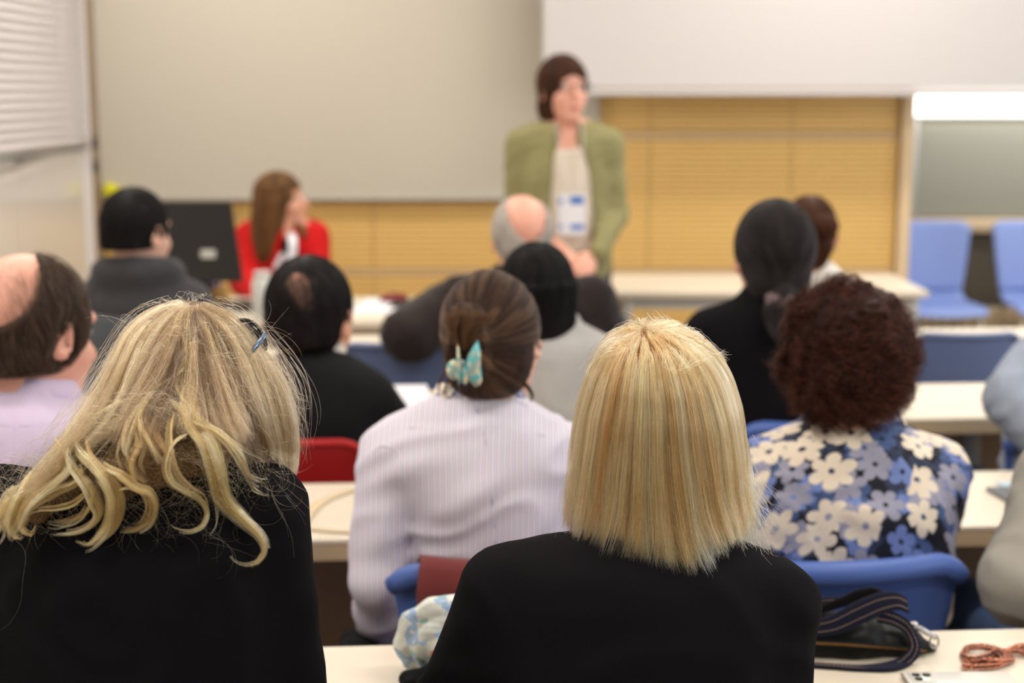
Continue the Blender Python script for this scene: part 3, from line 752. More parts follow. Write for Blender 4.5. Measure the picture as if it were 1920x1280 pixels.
        F.cone(s.N + s.RT @ np.array((0, 0.03, -0.05)), s.N + s.RT @ np.array((0, 0.02, 0.06)), s.neck_r + 0.016, s.neck_r + 0.012, 0.035)
        if extra: extra(F)
        F.wrinkle(wr, wscale, seed, stretch)
        F.half(s.N + np.array((0, 0, neck_up)), s.RT @ np.array((0, tilt, 1.0)))
        F.half((0, 0, bottom if bottom is not None else s.hipz - 0.02), (0, 0, -1))
        if cut: cut(F)
        o = field_obj(name, F, mat, s.root, s.o, it); s.topF = F
        if label: o['label'] = label
        return o
    def bottoms(s, mat, name='trousers'):
        F = Field(s.lo, (s.hi[0], s.hi[1], s.hipz + 0.15), s.h * 1.3)
        F.loft([r for r in s.rows if r[0] < s.hipz + 0.12] + ([(s.hipz + 0.10, s.P[0], s.P[1], 0.155, 0.115)]), 0.02, 0, grow=-0.003)
        for hp, kn, an in s.legs(): F.cone(hp, kn, 0.086, 0.066, 0.04); F.cone(kn, an, 0.064, 0.05, 0.02)
        F.half((0, 0, 0.10), (0, 0, -1)); field_obj(name, F, mat, s.root, s.o, 1)
        for hp, kn, an in s.legs():
            G = Field(an - 0.22, an + 0.22, 0.009); q = lambda y, z: an + s.RT @ np.array((0, y, z))
            G.cone(q(-0.035, -0.04), q(0.14, -0.052), 0.040, 0.033, 0.02); G.half((0, 0, 0.004), (0, 0, -1)); field_obj('shoe', G, M['shoe'], s.root, s.o, 1)
    def seam(s, pts, mat, r=0.0012, name='seam', off=0.0):
        g = spline(np.array(pts, float), 30); P = []
        for x, y in g[:, :2]:
            u = (x - 960) / FPX; v = (640 - y) / FPX; c, s_ = math.cos(PITCH), math.sin(PITCH); D = np.array((u, c + v * s_, -s_ + v * c)); D /= D[1]
            ys = np.arange(s.Y - 0.3, s.Y + 0.2, 0.003); Q = np.array((0, 0, CAM_Z)) + D * ys[:, None]; f = s.topF.sample(Q); k = np.argmax(f < off) if (f < off).any() else f.argmin(); P.append(Q[k])
        P = np.array(P); yy = np.convolve(np.r_[[P[0, 1]] * 2, P[:, 1], [P[-1, 1]] * 2], np.ones(5) / 5, 'valid'); P[:, 1] = yy
        return obj(name, tube(bmesh.new(), P - s.o, r, 6), mat, s.root)
    def collar(s, mat, r=0.062, h=0.032, label=None, tiltx=0.0, y0=0.015, flare=0.010):
        """a folded shirt collar standing round the neck"""
        bm = bmesh.new(); n = 28; P = {}
        for i in range(n):
            a = -PI / 2 + (i / (n - 1) - 0.5) * 2 * PI * 0.93; 
            for j, (dr, dz) in enumerate(((0, 0), (0, h), (0.004, h + 0.003), (flare, h * 0.55), (flare + 0.004, -0.004), (flare + 0.001, -0.004), (flare - 0.003, h * 0.5))):
                v = s.RT @ np.array((math.cos(a) * (r + dr) , math.sin(a) * (r + dr) * 0.95 + y0, 0)); z = dz - 0.035 * (0.5 + 0.5 * math.sin(a)) 
                P[i, j] = bm.verts.new(s.N + v + np.array((0, 0, z - 0.004)) - s.o)
        for i in range(n - 1):
            for j in range(7): bm.faces.new((P[i, j], P[i + 1, j], P[i + 1, (j + 1) % 7], P[i, (j + 1) % 7]))
        bmesh.ops.recalc_face_normals(bm, faces=bm.faces)
        o = obj('collar', bm, mat, s.root)
        if label: o['label'] = label
        return o
    def hair(s, mat, build, h=0.006, name='hair', strands=None, it=1, grow_lo=(0.16, 0.16, 0.34)):
        lo = s.H - np.array(grow_lo); hi = s.H + np.array((0.17, 0.17, 0.17)); F = Field(lo, hi, h); build(s, F)
        o = field_obj(name, F, mat, s.root, s.o, it); s.hairF = F; s.hairO = o; return o
M['eye'] = plain('eye_white', (0.55, 0.5, 0.45, 1), 0.2)
M['shoe'] = plain('black_leather_shoe', (0.02, 0.018, 0.016, 1), 0.4)
M['black_knit'] = plain('black_knit', srgb(20, 18, 22), 0.95, var=0.1, nscale=14, bump=0.35, bscale=1600, spec=0.08)
M['black_cloth'] = fabric('black_cloth', srgb(19, 19, 22), 0.9, 900, sheen=0.0)
M['lilac'] = fabric('lilac_cotton', srgb(206, 190, 218), 0.85, 900, 0.05, 0.05)
M['charcoal'] = fabric('charcoal_cloth', srgb(58, 58, 62), 0.9, 600)
M['mid_grey'] = fabric('mid_grey_cloth', srgb(84, 90, 96), 0.9, 600)
M['brown_coat'] = fabric('dark_brown_coat', srgb(38, 30, 30), 0.9, 500)
M['pale_grey'] = fabric('pale_grey_knit', srgb(172, 170, 168), 0.95, 700)
M['olive'] = fabric('olive_jacket', srgb(142, 137, 96), 0.9, 600, 0.05)
M['cream'] = fabric('cream_blouse', srgb(218, 206, 190), 0.8, 600)
M['red_cloth'] = fabric('red_blazer', srgb(192, 14, 18), 0.75, 600, 0.03)
M['white_cloth'] = fabric('white_cloth', srgb(220, 214, 206), 0.85, 600)
M['grey_beige'] = fabric('grey_beige_cloth', srgb(158, 154, 146), 0.8, 700)
M['beige_cloth'] = fabric('beige_cloth', srgb(168, 152, 130), 0.8, 700)
M['denim'] = fabric('washed_denim', srgb(146, 156, 174), 0.85, 500, 0.05, 0.22)
M['jeans'] = fabric('blue_jeans', srgb(70, 100, 150), 0.85, 600)
M['dark_trousers'] = fabric('dark_trousers', srgb(38, 40, 48), 0.85, 600)
# striped shirt: fine pink and green stripes on white
def stripe_mat():
    t = NT('pink_green_pinstripe'); o = t.coord('Object'); sp = t.add('ShaderNodeSeparateXYZ'); t.link(o, sp.inputs[0])
    wob = t.noise(o, 7, 2); x = t.math('ADD', sp.outputs[0], t.math('MULTIPLY', wob, 0.010))
    u = t.math('FRACT', t.math('MULTIPLY', x, 1 / 0.0092))
    col = t.ramp(u, [(0.0, srgb(232, 230, 246)), (0.16, srgb(232, 230, 246)), (0.22, srgb(214, 178, 188)), (0.34, srgb(214, 178, 188)), (0.40, srgb(232, 230, 246)), (0.66, srgb(232, 230, 246)), (0.72, srgb(162, 174, 196)), (0.86, srgb(162, 174, 196)), (0.92, srgb(232, 230, 246))])
    t.link(col, t.b.inputs['Base Color']); t.b.inputs['Roughness'].default_value = 0.85; t.b.inputs['Sheen Weight'].default_value = 0.05
    t.bump(t.noise(o, 900, 2), 0.3, 0.001); return t.m
M['stripe'] = stripe_mat()
def floral_mat(name='floral_print', sc=1.0, shift=0.0, ground=None, seed=0):
    """flowers with five to seven rounded petals, four colourways layered on navy"""
    t = NT(name); o = t.coord('Object'); sp = t.add('ShaderNodeSeparateXYZ'); t.link(o, sp.inputs[0])
    nv = t.noise(o, 26 * sc, 2); cb = t.add('ShaderNodeCombineXYZ')
    t.link(sp.outputs[0], cb.inputs[0]); t.link(t.math('ADD', sp.outputs[2], t.math('MULTIPLY', sp.outputs[1], 0.9)), cb.inputs[1])
    dis = t.add('ShaderNodeVectorMath', operation='ADD'); t.link(cb.outputs[0], dis.inputs[0])
    nn = t.add('ShaderNodeTexNoise'); nn.inputs['Scale'].default_value = 22 * sc; t.link(o, nn.inputs['Vector'])
    sc_ = t.add('ShaderNodeVectorMath', operation='SCALE'); t.link(nn.outputs['Color'], sc_.inputs[0]); sc_.inputs[3].default_value = 0.012 / sc; t.link(sc_.outputs[0], dis.inputs[1])
    base = ground or srgb(14, 16, 34); col = None; prev = base
    layers = [(22, srgb(44, 54, 82), 3.1, 6, .60), (19, srgb(70, 92, 140), 17.7, 5, .52), (19, srgb(116, 136, 196), 7.3, 5, .48), (17.5, srgb(158, 158, 180), 11.9, 6, .52), (15.5, srgb(236, 222, 204), 5.2, 6, .54)]
    for scale, c, off, npet, size in layers:
        mp = t.add('ShaderNodeMapping'); t.link(dis.outputs[0], mp.inputs[0]); mp.inputs['Location'].default_value = (off + shift, off * 1.7, 0); mp.inputs['Rotation'].default_value = (0, 0, off)
        mp.inputs['Scale'].default_value = (scale * sc,) * 3
        vo = t.add('ShaderNodeTexVoronoi', voronoi_dimensions='2D'); t.link(mp.outputs[0], vo.inputs['Vector']); vo.inputs['Scale'].default_value = 1.0; vo.inputs['Randomness'].default_value = 0.75
        sub = t.add('ShaderNodeVectorMath', operation='SUBTRACT'); t.link(mp.outputs[0], sub.inputs[0]); t.link(vo.outputs['Position'], sub.inputs[1])
        s2 = t.add('ShaderNodeSeparateXYZ'); t.link(sub.outputs[0], s2.inputs[0]); ang = t.math('ARCTAN2', s2.outputs[1], s2.outputs[0])
        sc3 = t.add('ShaderNodeSeparateColor'); t.link(vo.outputs['Color'], sc3.inputs[0])
        pet = t.math('ABSOLUTE', t.math('COSINE', t.math('ADD', t.math('MULTIPLY', ang, npet / 2), t.math('MULTIPLY', sc3.outputs[0], 6.28))))
        rad = t.math('MULTIPLY', t.math('ADD', t.math('MULTIPLY', t.math('POWER', pet, 0.6), 0.5), 0.5), t.math('ADD', t.math('MULTIPLY', sc3.outputs[1], 0.12), size - 0.06))
        d = vo.outputs['Distance']; m = t.math('LESS_THAN', d, rad); hole = t.math('GREATER_THAN', d, 0.085); on = t.math('GREATER_THAN', sc3.outputs[2], 0.50)
        m = t.math('MULTIPLY', t.math('MULTIPLY', m, hole), on); prev = t.mix(m, prev, c)
    t.link(prev, t.b.inputs['Base Color']); t.b.inputs['Roughness'].default_value = 0.8; t.bump(t.noise(o, 700, 2), 0.25, 0.001)
    return t.m
M['floral'] = floral_mat()
HB = {'gold': hair_base('golden_hair', srgb(120, 82, 44), srgb(176, 130, 78)), 'ash': hair_base('ash_blonde_hair', srgb(66, 48, 32), srgb(124, 96, 64)),
      'brown': hair_base('brown_hair', srgb(38, 26, 20), srgb(66, 48, 38)), 'dark': hair_base('dark_hair', srgb(12, 10, 12), srgb(26, 22, 24)),
      'black': hair_base('black_hair', srgb(8, 8, 10), srgb(20, 18, 20)), 'auburn': hair_base('auburn_hair', srgb(18, 8, 6), srgb(46, 20, 14), 0.5),
      'grey': hair_base('grey_hair', srgb(150, 140, 132), srgb(196, 190, 184)), 'mid': hair_base('long_brown_hair', srgb(74, 50, 32), srgb(122, 90, 58)), 'greyblack': hair_base('grey_black_hair', srgb(22, 19, 22), srgb(48, 42, 44)),
      'chest': hair_base('chestnut_hair', srgb(44, 24, 16), srgb(82, 48, 32))}
def cap(s, F, r=(0.081, 0.102, 0.096), c=(0, -0.014, 0.028), k=0.01): F.ell(s.hl(*c), np.array(r) * s.hs, s.RH, k)
def face_cut(s, F, y=0.058, z=0.075, c=(0, 0.125, -0.03), r=(0.075, 0.085, 0.085)):
    F.ell(s.hl(*c), np.array(r) * s.hs, s.RH, 0.01, 'cut')
def short_cut(s, F, zc=-0.056):
    """nape and sides of a short haircut"""
    cap(s, F)
    F.ell(s.hl(0, -0.045, -0.03), np.array((0.070, 0.062, 0.060)) * s.hs, s.RH, 0.02)
    face_cut(s, F)
    for sd in (-1, 1): F.ell(s.hl(sd * 0.088, 0.012, -0.035), np.array((0.030, 0.030, 0.045)) * s.hs, s.RH, 0.008, 'cut')
    F.half(s.hl(0, -0.05, zc), s.RH @ np.array((0, 0.1, -1.0)))
def cap_strands(p, cols, n=4000, flow=None, crown=None, r=0.0004, steps=22, step=0.007, off=0.001, wob=0.10, ncl=150, seed=3, rough=0.3, name='hair_strands', ymax=0.07, fly=0.0):
    r_ = np.random.RandomState(seed); pts = surface_points(p.hairF, n, r_, lambda c: c[:, 1] < p.H[1] + ymax)
    flow = flow or strand_flow(p.hl(0, -0.04, 0.10) if crown is None else crown, 1.0)
    path, L = grow(p.hairF, pts, flow, steps, step, r_.uniform(-0.001, 0.001, n) + off, wob=wob, ww=28, seed=seed, raw=True)
    key = path[:, steps // 3]; gi = r_.choice(n, ncl, replace=False); idx = ((key[:, None] - key[gi][None]) ** 2).sum(2).argmin(1)
    t = (0.55 * np.linspace(0, 1, steps))[None, :, None]; path = path * (1 - t) + path[gi][idx] * t
    if fly: path = path + (path - p.H) * (np.linspace(0, 1, steps)[None, :, None] ** 2) * r_.rand(n, 1, 1) ** 3 * fly
    tone = np.clip(r_.rand(ncl)[idx] * 0.75 + r_.rand(n) * 0.25, 0, 1); Ls = r_.randint(steps // 2, steps, n)
    return strands_obj(name, [path[i, :Ls[i]] for i in range(n)], strand_mat(name + '_' + str(seed), cols, rough, tone=True, dark=True), p.hairO, p.o, r, tone=tone)
def strand_flow(crown, down=1.0, extra=None):
    crown = np.asarray(crown)
    def f(P):
        d = P - crown; n = np.linalg.norm(d, axis=1)[:, None] + 1e-6; w = np.clip((n - 0.03) / 0.10, 0, 1)
        v = d / n * (1 - 0.6 * w) + np.array((0, 0, -1.0)) * (0.25 + w) * down
        return v if extra is None else extra(P, v)
    return f
rs = np.random.RandomState(5)
# ---------------------------------------------------------------- the rows at the back of the room
p = Person('man with very short dark hair in a charcoal hooded jacket before the black monitor', (262, 505, 4.22), (257, 436, 4.22), 4.22,
           [(488, 222, 300, .06), (505, 200, 330, .085), (530, 178, 356, .10), (565, 165, 378, .12), (620, 158, 388, .125), (700, 160, 386, .12)], hyaw=-28, hpitch=-4, hs=1.04, skin='skin_pale')
p.default_arms(); p.body(); p.bottoms(M['dark_trousers'])
p.hair(HB['black'], lambda s, F: short_cut(s, F, -0.042)); cap_strands(p, [srgb(10, 9, 10), srgb(34, 28, 30)], 2500, r=0.0006, steps=8, seed=101)
def hood(F):
    c = p.N
    for i in range(9):
        a = -PI * (i / 8); b = -PI * ((i + 1) / 8)
        F.cone(c + np.array((math.cos(a) * 0.095, math.sin(a) * 0.07 - 0.0, -0.005 + 0.01 * math.sin(-a))), c + np.array((math.cos(b) * 0.095, math.sin(b) * 0.07, -0.005)), 0.033, 0.033, 0.03)
p.top('hooded_jacket', M['charcoal'], neck_up=0.03, tilt=0.3, seed=3, extra=hood, wr=0.003)
G = Field(p.lo, p.hi, p.h); G.loft([r for r in p.rows], 0.02, 0, grow=0.006)
G.half((0, 0, at(200, 592, p.Y - .1)[2]), (0, 0, 1)); G.half((0, 0, 0.52), (0, 0, -1)); o = field_obj('jacket_lower_panel', G, M['mid_grey'], p.root, p.o, 1); o['label'] = 'lighter grey lower panel of the jacket'

p = Person('bald man with a white fringe of hair in a dark brown coat', (985, 512, 4.25), (978, 446, 4.22), 4.25,
           [(500, 935, 1030, .07), (515, 900, 1062, .09), (535, 862, 1098, .11), (565, 842, 1125, .125), (610, 838, 1142, .13), (700, 845, 1140, .125)], hyaw=8, hpitch=-10, skin='skin_pink', hs=1.03)
S = at(868, 560, 4.22); E = at(768, 628, 4.12); p.arm(S, E, at(840, 560, 4.45), (0.062, 0.068, 0.050))
p.arm(at(1112, 560, 4.25), at(1140, 625, 4.3), at(1080, 640, 4.5), (0.06, 0.052, 0.04))
p.body(); p.bottoms(M['dark_trousers']); p.top('coat', M['brown_coat'], grow=0.008, neck_up=0.03, tilt=0.3, wr=0.004, seed=9)
def fringe(s, F):
    cap(s, F, (0.084, 0.104, 0.098), (0, -0.016, 0.020)); F.ell(s.hl(0, -0.05, -0.04), (0.064, 0.05, 0.05), s.RH, 0.02)
    F.ell(s.hl(0.006, -0.075, 0.062), (0.056, 0.100, 0.088), s.RH, 0.008, 'cut'); face_cut(s, F)
    F.half(s.hl(0, -0.05, -0.085), s.RH @ np.array((0, 0, -1.0)))
p.hair(HB['grey'], fringe); cap_strands(p, [srgb(130, 124, 120), srgb(220, 214, 208)], 1800, r=0.0005, steps=8, seed=102)

p = Person('person with a low brown bun in a white top before the side table', (1530, 510, 4.35), (1517, 444, 4.35), 4.35,
           [(495, 1500, 1550, .06), (510, 1475, 1578, .08), (530, 1450, 1602, .10), (560, 1438, 1615, .11), (640, 1440, 1612, .11)], hyaw=-12, hpitch=-4, hs=0.98, skin='skin_brown')
p.default_arms(); p.body(); p.bottoms(M['dark_trousers']); p.top('top', M['white_cloth'], seed=4, neck_up=0.02)
def bun(s, F):
    cap(s, F); F.ell(s.hl(0, -0.05, -0.04), (0.062, 0.05, 0.06), s.RH, 0.02); face_cut(s, F)
    F.ell(at(1548, 425, s.H[1] - 0.10), (0.036, 0.034, 0.036), None, 0.006); F.ell(at(1545, 462, s.H[1] - 0.07), (0.026, 0.03, 0.03), None, 0.01)
p.hair(HB['chest'], bun); cap_strands(p, [srgb(40, 20, 12), srgb(92, 54, 34)], 2500, r=0.0006, steps=12, seed=103)

# ---------------------------------------------------------------- third row
p = Person('man with dark hair and a thinning crown in a black jacket', (584, 668, 3.18), (582, 600, 3.20), 3.16,
           [(655, 530, 622, .06), (668, 515, 652, .08), (682, 505, 680, .095), (705, 498, 702, .105), (745, 494, 716, .115), (800, 490, 722, .12), (860, 492, 720, .12)], hyaw=-14, hpitch=-12, hs=1.13, skin='skin')
p.default_arms(); p.body(); p.bottoms(M['dark_trousers']); p.top('jacket', M['black_cloth'], grow=0.004, neck_up=0.014, tilt=0.4, seed=6)
p.collar(M['white_cloth'], r=0.066, h=0.042, label='pale shirt collar')
def thin(s, F):
    short_cut(s, F)
    c1 = at(560, 540, 3.06); sub = [((556, 520), 0.012), ((562, 540), 0.013), ((574, 560), 0.014), ((580, 580), 0.011)]
p.hair(HB['dark'], thin, h=0.0055); cap_strands(p, [srgb(10, 8, 9), srgb(36, 28, 28)], 3500, r=0.00045, steps=9, seed=104)
thinP = p
S_ = (p.hairF, p)
def thinning(P_):
    u = P_ - at(572, 560, P_[:, 1].mean()); return np.exp(-((u[:, 0] / 0.022) ** 2 + (u[:, 2] / 0.045) ** 2))
# skin shows between the hairs of the crown
G = Field(p.H - 0.13, p.H + 0.13, 0.005); cap(p, G, (0.0840, 0.1050, 0.0990)); g2 = Field(p.H - 0.13, p.H + 0.13, 0.005)
ca = at(556, 530, p.Y - 0.065); cb = at(574, 566, p.Y - 0.078)
g2.cone(ca + np.array((0, 0.0, 0.0)), cb, 0.025, 0.020, 0.0); g2.cone(cb, at(588, 590, p.Y - 0.1), 0.014, 0.008, 0.01); g2.cone(ca, at(600, 515, p.Y - 0.06), 0.012, 0.010, 0.01)
G.v = np.maximum(G.v, g2.v); o = field_obj('crown_skin', G, M['skin'], p.root, p.o, 1); o['label'] = 'scalp showing through the hair of the crown'
pts = surface_points(G, 1300, rs); crown = at(556, 515, p.Y - 0.05)
cs = grow(p.hairF, pts, strand_flow(crown, 0.6), 10, 0.004, 0.0040, wob=0.35, ww=50, seed=3, lens=rs.randint(4, 10, 1300))
strands_obj('crown_strands', cs, strand_mat('black_strand', [srgb(10, 8, 9), srgb(34, 27, 26)], dark=True), p.hairO, p.o, 0.00022)

p = Person('person with a straight black bob in a pale grey sweater', (1022, 612, 3.12), (1006, 556, 3.12), 3.12,
           [(600, 985, 1065, .06), (612, 950, 1100, .08), (625, 915, 1125, .10), (645, 895, 1142, .115), (690, 885, 1152, .12), (800, 885, 1155, .12), (860, 890, 1150, .12)], hyaw=6, hpitch=-6, hs=0.92, skin='skin_pale')
p.default_arms(); p.body(); p.bottoms(M['jeans']); p.top('sweater', M['pale_grey'], grow=0.006, neck_up=0.03, tilt=0.3, seed=12, wr=0.003)
def bobdark(s, F):
    cap(s, F, (0.085, 0.106, 0.098)); F.loft([(s.H[2] + 0.03, s.H[0], s.H[1] - 0.015, 0.080, 0.095), (s.H[2] - 0.05, s.H[0] + 0.004, s.H[1] - 0.02, 0.078, 0.088), (s.H[2] - 0.093, s.H[0] + 0.008, s.H[1] - 0.025, 0.066, 0.075)], 0.02)
    face_cut(s, F, c=(0, 0.13, -0.05), r=(0.07, 0.09, 0.11))
p.hair(HB['black'], bobdark); cap_strands(p, [srgb(6, 6, 8), srgb(26, 22, 24)], 3500, r=0.0005, steps=24, seed=105)

p = Person('woman with a sleek dark low ponytail in a black top', (1452, 556, 3.27), (1450, 479, 3.27), 3.27,
           [(538, 1418, 1486, .06), (556, 1392, 1518, .075), (575, 1340, 1560, .09), (595, 1312, 1590, .105), (640, 1300, 1604, .115), (720, 1300, 1602, .12), (800, 1300, 1600, .12)], hyaw=4, hpitch=-4, hs=1.05, skin='skin')
p.default_arms(); p.body(); p.bottoms(M['dark_trousers']); p.top('top', M['black_knit'], grow=0.004, neck_up=0.03, tilt=0.3, seed=14)
def pony(s, F):
    cap(s, F, (0.083, 0.104, 0.099), (0, -0.014, 0.02)); F.ell(s.hl(0, -0.045, -0.045), (0.068, 0.062, 0.055), s.RH, 0.02); face_cut(s, F)
    a = s.hl(0, -0.10, -0.075)
    F.chain([a, a + (-0.005, -0.02, -0.035), a + (0.0, -0.035, -0.065), a + (0.003, -0.035, -0.10)], [0.022, 0.040, 0.036, 0.012], 0.012)
p.hair(HB['greyblack'], pony, h=0.0055); pb = p.hl(0, -0.105, -0.075)
cap_strands(p, [srgb(22, 18, 20), srgb(38, 32, 34), srgb(62, 54, 56)], 6000, flow=lambda P: (pb - P) / (np.linalg.norm(pb - P, axis=1)[:, None] + 1e-6), r=0.00045, steps=16, wob=0.05, seed=106, rough=0.22)
bm = bmesh.new(); c0 = p.hl(0, -0.115, -0.088); rr_ = random.Random(4)
ring = []
for i in range(60):
    a = 2 * PI * i / 60; ring.append(c0 + np.array((math.cos(a) * 0.034, math.sin(a) * 0.024 - 0.004, 0.006 * math.sin(a * 7))) - p.o)
tube(bm, ring, [0.010 + 0.004 * math.sin(i * 2.1) for i in range(60)], 10, closed=True)
o = obj('scrunchie', bm, fabric('mauve_scrunchie', srgb(104, 84, 86), 0.8, 300, 0.2, 0.5), p.root); o['label'] = 'dark mauve scrunchie around the ponytail'

p = Person('person in a washed blue denim jacket cut by the frame, elbow raised', (2040, 640, 3.2), (2040, 540, 3.2), 3.2,
           [(625, 2005, 2080, .06), (640, 1970, 2110, .08), (665, 1930, 2150, .10), (710, 1905, 2175, .12), (790, 1895, 2185, .12), (900, 1880, 2190, .12)], hyaw=0, skin='skin')
p.arm(at(1950, 680, 3.2), at(1900, 750, 3.14), at(1965, 825, 3.05), (0.055, 0.054, 0.045)); p.arm(at(2150, 690, 3.2), at(2190, 800, 3.25), at(2130, 800, 3.45))
p.body(); p.bottoms(M['jeans']); p.top('denim_jacket', M['denim'], grow=0.006, neck_up=0.02, seed=21, wr=0.007, wscale=30); p.collar(M['denim'], r=0.066)
p.hair(HB['dark'], lambda s, F: short_cut(s, F))

# ---------------------------------------------------------------- second row
p = Person('balding man with brown hair in a lilac shirt', (42, 744, 2.42), (58, 624, 2.44), 2.40,
           [(732, -5, 92, .06), (750, -45, 125, .085), (770, -110, 190, .10), (805, -150, 225, .115), (860, -165, 240, .125), (950, -165, 240, .13), (1050, -160, 235, .13)], hyaw=-34, hpitch=-10, hroll=-2, hs=1.12, skin='skin_pink', h=0.007, neck_r=0.060)
p.default_arms(); p.body(); p.bottoms(M['dark_trousers']); p.top('shirt', M['lilac'], grow=0.006, neck_up=0.015, tilt=0.4, seed=31, wr=0.0045)
p.collar(M['lilac'], r=0.080, h=0.044, flare=0.012)
p.seam([(-10, 795), (30, 798), (80, 796), (140, 790)], M['lilac'], 0.002, 'yoke_seam'); p.seam([(30, 800), (31, 840), (30, 880)], M['lilac'], 0.0025, 'back_pleat')
def balding(s, F):
    cap(s, F, (0.083, 0.104, 0.100), (0, -0.016, 0.018)); F.ell(s.hl(0, -0.05, -0.04), np.array((0.070, 0.058, 0.060)) * s.hs, s.RH, 0.02)
    F.ell(at(-6, 540, s.H[1] - 0.05), (0.073, 0.13, 0.069), None, 0.006, 'cut'); face_cut(s, F)
    F.ell(s.hl(0.086, 0.008, -0.030), np.array((0.030, 0.028, 0.042)) * s.hs, s.RH, 0.006, 'cut')
    F.half(s.hl(0, -0.05, -0.060), s.RH @ np.array((0, 0.1, -1.0)))
p.hair(HB['brown'], balding)
pts = surface_points(p.hairF, 7000, rs); crown = p.hl(-0.02, -0.03, 0.11)
cs = grow(p.hairF, pts, strand_flow(crown, 0.7), 12, 0.0045, 0.003, wob=0.4, ww=40, seed=8, lens=rs.randint(5, 12, 7000))
SM_brown = strand_mat('brown_strand', [srgb(30, 20, 15), srgb(56, 42, 32), srgb(116, 96, 78)], dark=True)
strands_obj('hair_strands', cs, SM_brown, p.hairO, p.o, 0.00026)
bp = at(30, 560, p.H[1] - 0.09) + rs.randn(500, 3) * np.array((0.035, 0.01, 0.04)); bp = bp[p.hairF.sample(bp) > -0.01]; cs = grow(p.bodyF, bp, strand_flow(crown, 0.9), 10, 0.004, 0.003, wob=0.4, ww=40, seed=9, lens=rs.randint(4, 10, len(bp)))
strands_obj('crown_strands', cs, SM_brown, p.hairO, p.o, 0.00010)
# longer combed hair at the hairline
pts = p.hl(0.03, 0.05, 0.10) + rs.randn(260, 3) * np.array((0.03, 0.02, 0.012)); cs = grow(p.bodyF, pts, lambda P: np.array((0.8, -0.3, -0.1)) + 0 * P, 14, 0.005, 0.010, wob=0.5, ww=30, seed=2)
strands_obj('top_strands', cs, SM_brown, p.hairO, p.o, 0.00014)

p = Person('woman in a pinstriped shirt, brown hair twisted up in a turquoise claw clip', (898, 742, 2.36), (925, 640, 2.38), 2.36,
           [(730, 848, 940, .05), (745, 818, 975, .068), (768, 765, 1025, .088), (795, 712, 1062, .098), (830, 694, 1080, .108), (880, 708, 1085, .118), (950, 752, 1080, .122), (1040, 764, 1078, .122), (1120, 768, 1075, .12), (1200, 770, 1070, .12)],
           hyaw=-16, hpitch=-10, hroll=-6, hs=0.94, skin='skin_pale', h=0.0065, neck_r=0.046)
p.arm(at(730, 858, 2.34), at(708, 1085, 2.30), at(722, 1195, 2.42), (0.046, 0.040, 0.033)); p.arm(at(1055, 870, 2.36), at(1085, 1080, 2.36), at(1050, 1120, 2.6), (0.052, 0.046, 0.036))
p.body(); p.bottoms(M['jeans']); p.top('striped_shirt', M['stripe'], grow=0.006, neck_up=0.012, tilt=0.4, seed=41, armk=0.014, wr=0.0055, h=0.006, wscale=24, stretch=(0.6, 1, 1.4))
p.collar(floral_mat('collar_print', 2.6, 3.0, srgb(214, 206, 202)), r=0.066, h=0.034, label='collar lined with a small blue floral print')
stripeP = p
sm_ = plain('blue_seam', srgb(150, 158, 196), 0.9)
p.seam([(893, 765), (905, 800), (915, 860), (922, 930), (928, 1000), (930, 1050)], sm_, 0.0011, 'back_pleat')
p.seam([(700, 850), (716, 835), (745, 845), (758, 880), (772, 940), (775, 975)], M['stripe'], 0.0022, 'sleeve_seam')
p.seam([(770, 800), (830, 806), (895, 800), (960, 806), (1020, 815)], M['stripe'], 0.0016, 'yoke_seam')
def updo(s, F):
    cap(s, F, (0.082, 0.104, 0.100), (0, -0.014, 0.022)); F.ell(s.hl(0, -0.042, -0.045), np.array((0.070, 0.066, 0.058)) * s.hs, s.RH, 0.02); face_cut(s, F)
    F.ell(s.hl(0.084, 0.022, -0.045), np.array((0.026, 0.026, 0.04)) * s.hs, s.RH, 0.006, 'cut'); F.ell(s.hl(-0.085, 0.006, -0.02), np.array((0.018, 0.022, 0.034)) * s.hs, s.RH, 0.006, 'cut')
    a = at(872, 600, s.H[1] - 0.115); b = at(878, 665, s.H[1] - 0.12); c = at(885, 715, s.H[1] - 0.085)
    F.chain([a, b, c], [0.026, 0.028, 0.018], 0.02); F.half(s.hl(0, -0.05, -0.098), s.RH @ np.array((0, -0.1, -1.0)))
p.hair(HB['brown'], updo, h=0.005)
pts = surface_points(p.hairF, 9000, rs, lambda c: c[:, 1] < p.H[1] + 0.05); knot = at(876, 640, p.H[1] - 0.14)
def upflow(P): d = knot - P; return d / (np.linalg.norm(d, axis=1)[:, None] + 1e-6) + np.array((0.0, 0, -0.15))
path, L_ = grow(p.hairF, pts, upflow, 26, 0.006, rs.uniform(0.0, 0.003, len(pts)), stop=lambda P: np.linalg.norm(P - knot, axis=1) < 0.030, wob=0.10, ww=28, seed=5, raw=True)
gi = rs.choice(len(pts), 240, replace=False); key = path[:, 6]; idx = ((key[:, None] - key[gi][None]) ** 2).sum(2).argmin(1); path = path * 0.6 + path[gi][idx] * 0.4
tn_ = np.clip(rs.rand(240)[idx] * 0.8 + rs.rand(len(pts)) * 0.2, 0, 1); L_ = np.minimum(L_, rs.randint(14, 26, len(pts))); cs = [path[i, :max(3, L_[i])] for i in range(len(pts))]
SM_bun = strand_mat('ash_brown_strand', [srgb(36, 22, 16), srgb(66, 44, 33), srgb(118, 92, 72)], 0.3, tone=True, dark=True)
strands_obj('hair_strands', cs, SM_bun, p.hairO, p.o, 0.00034, tone=tn_)
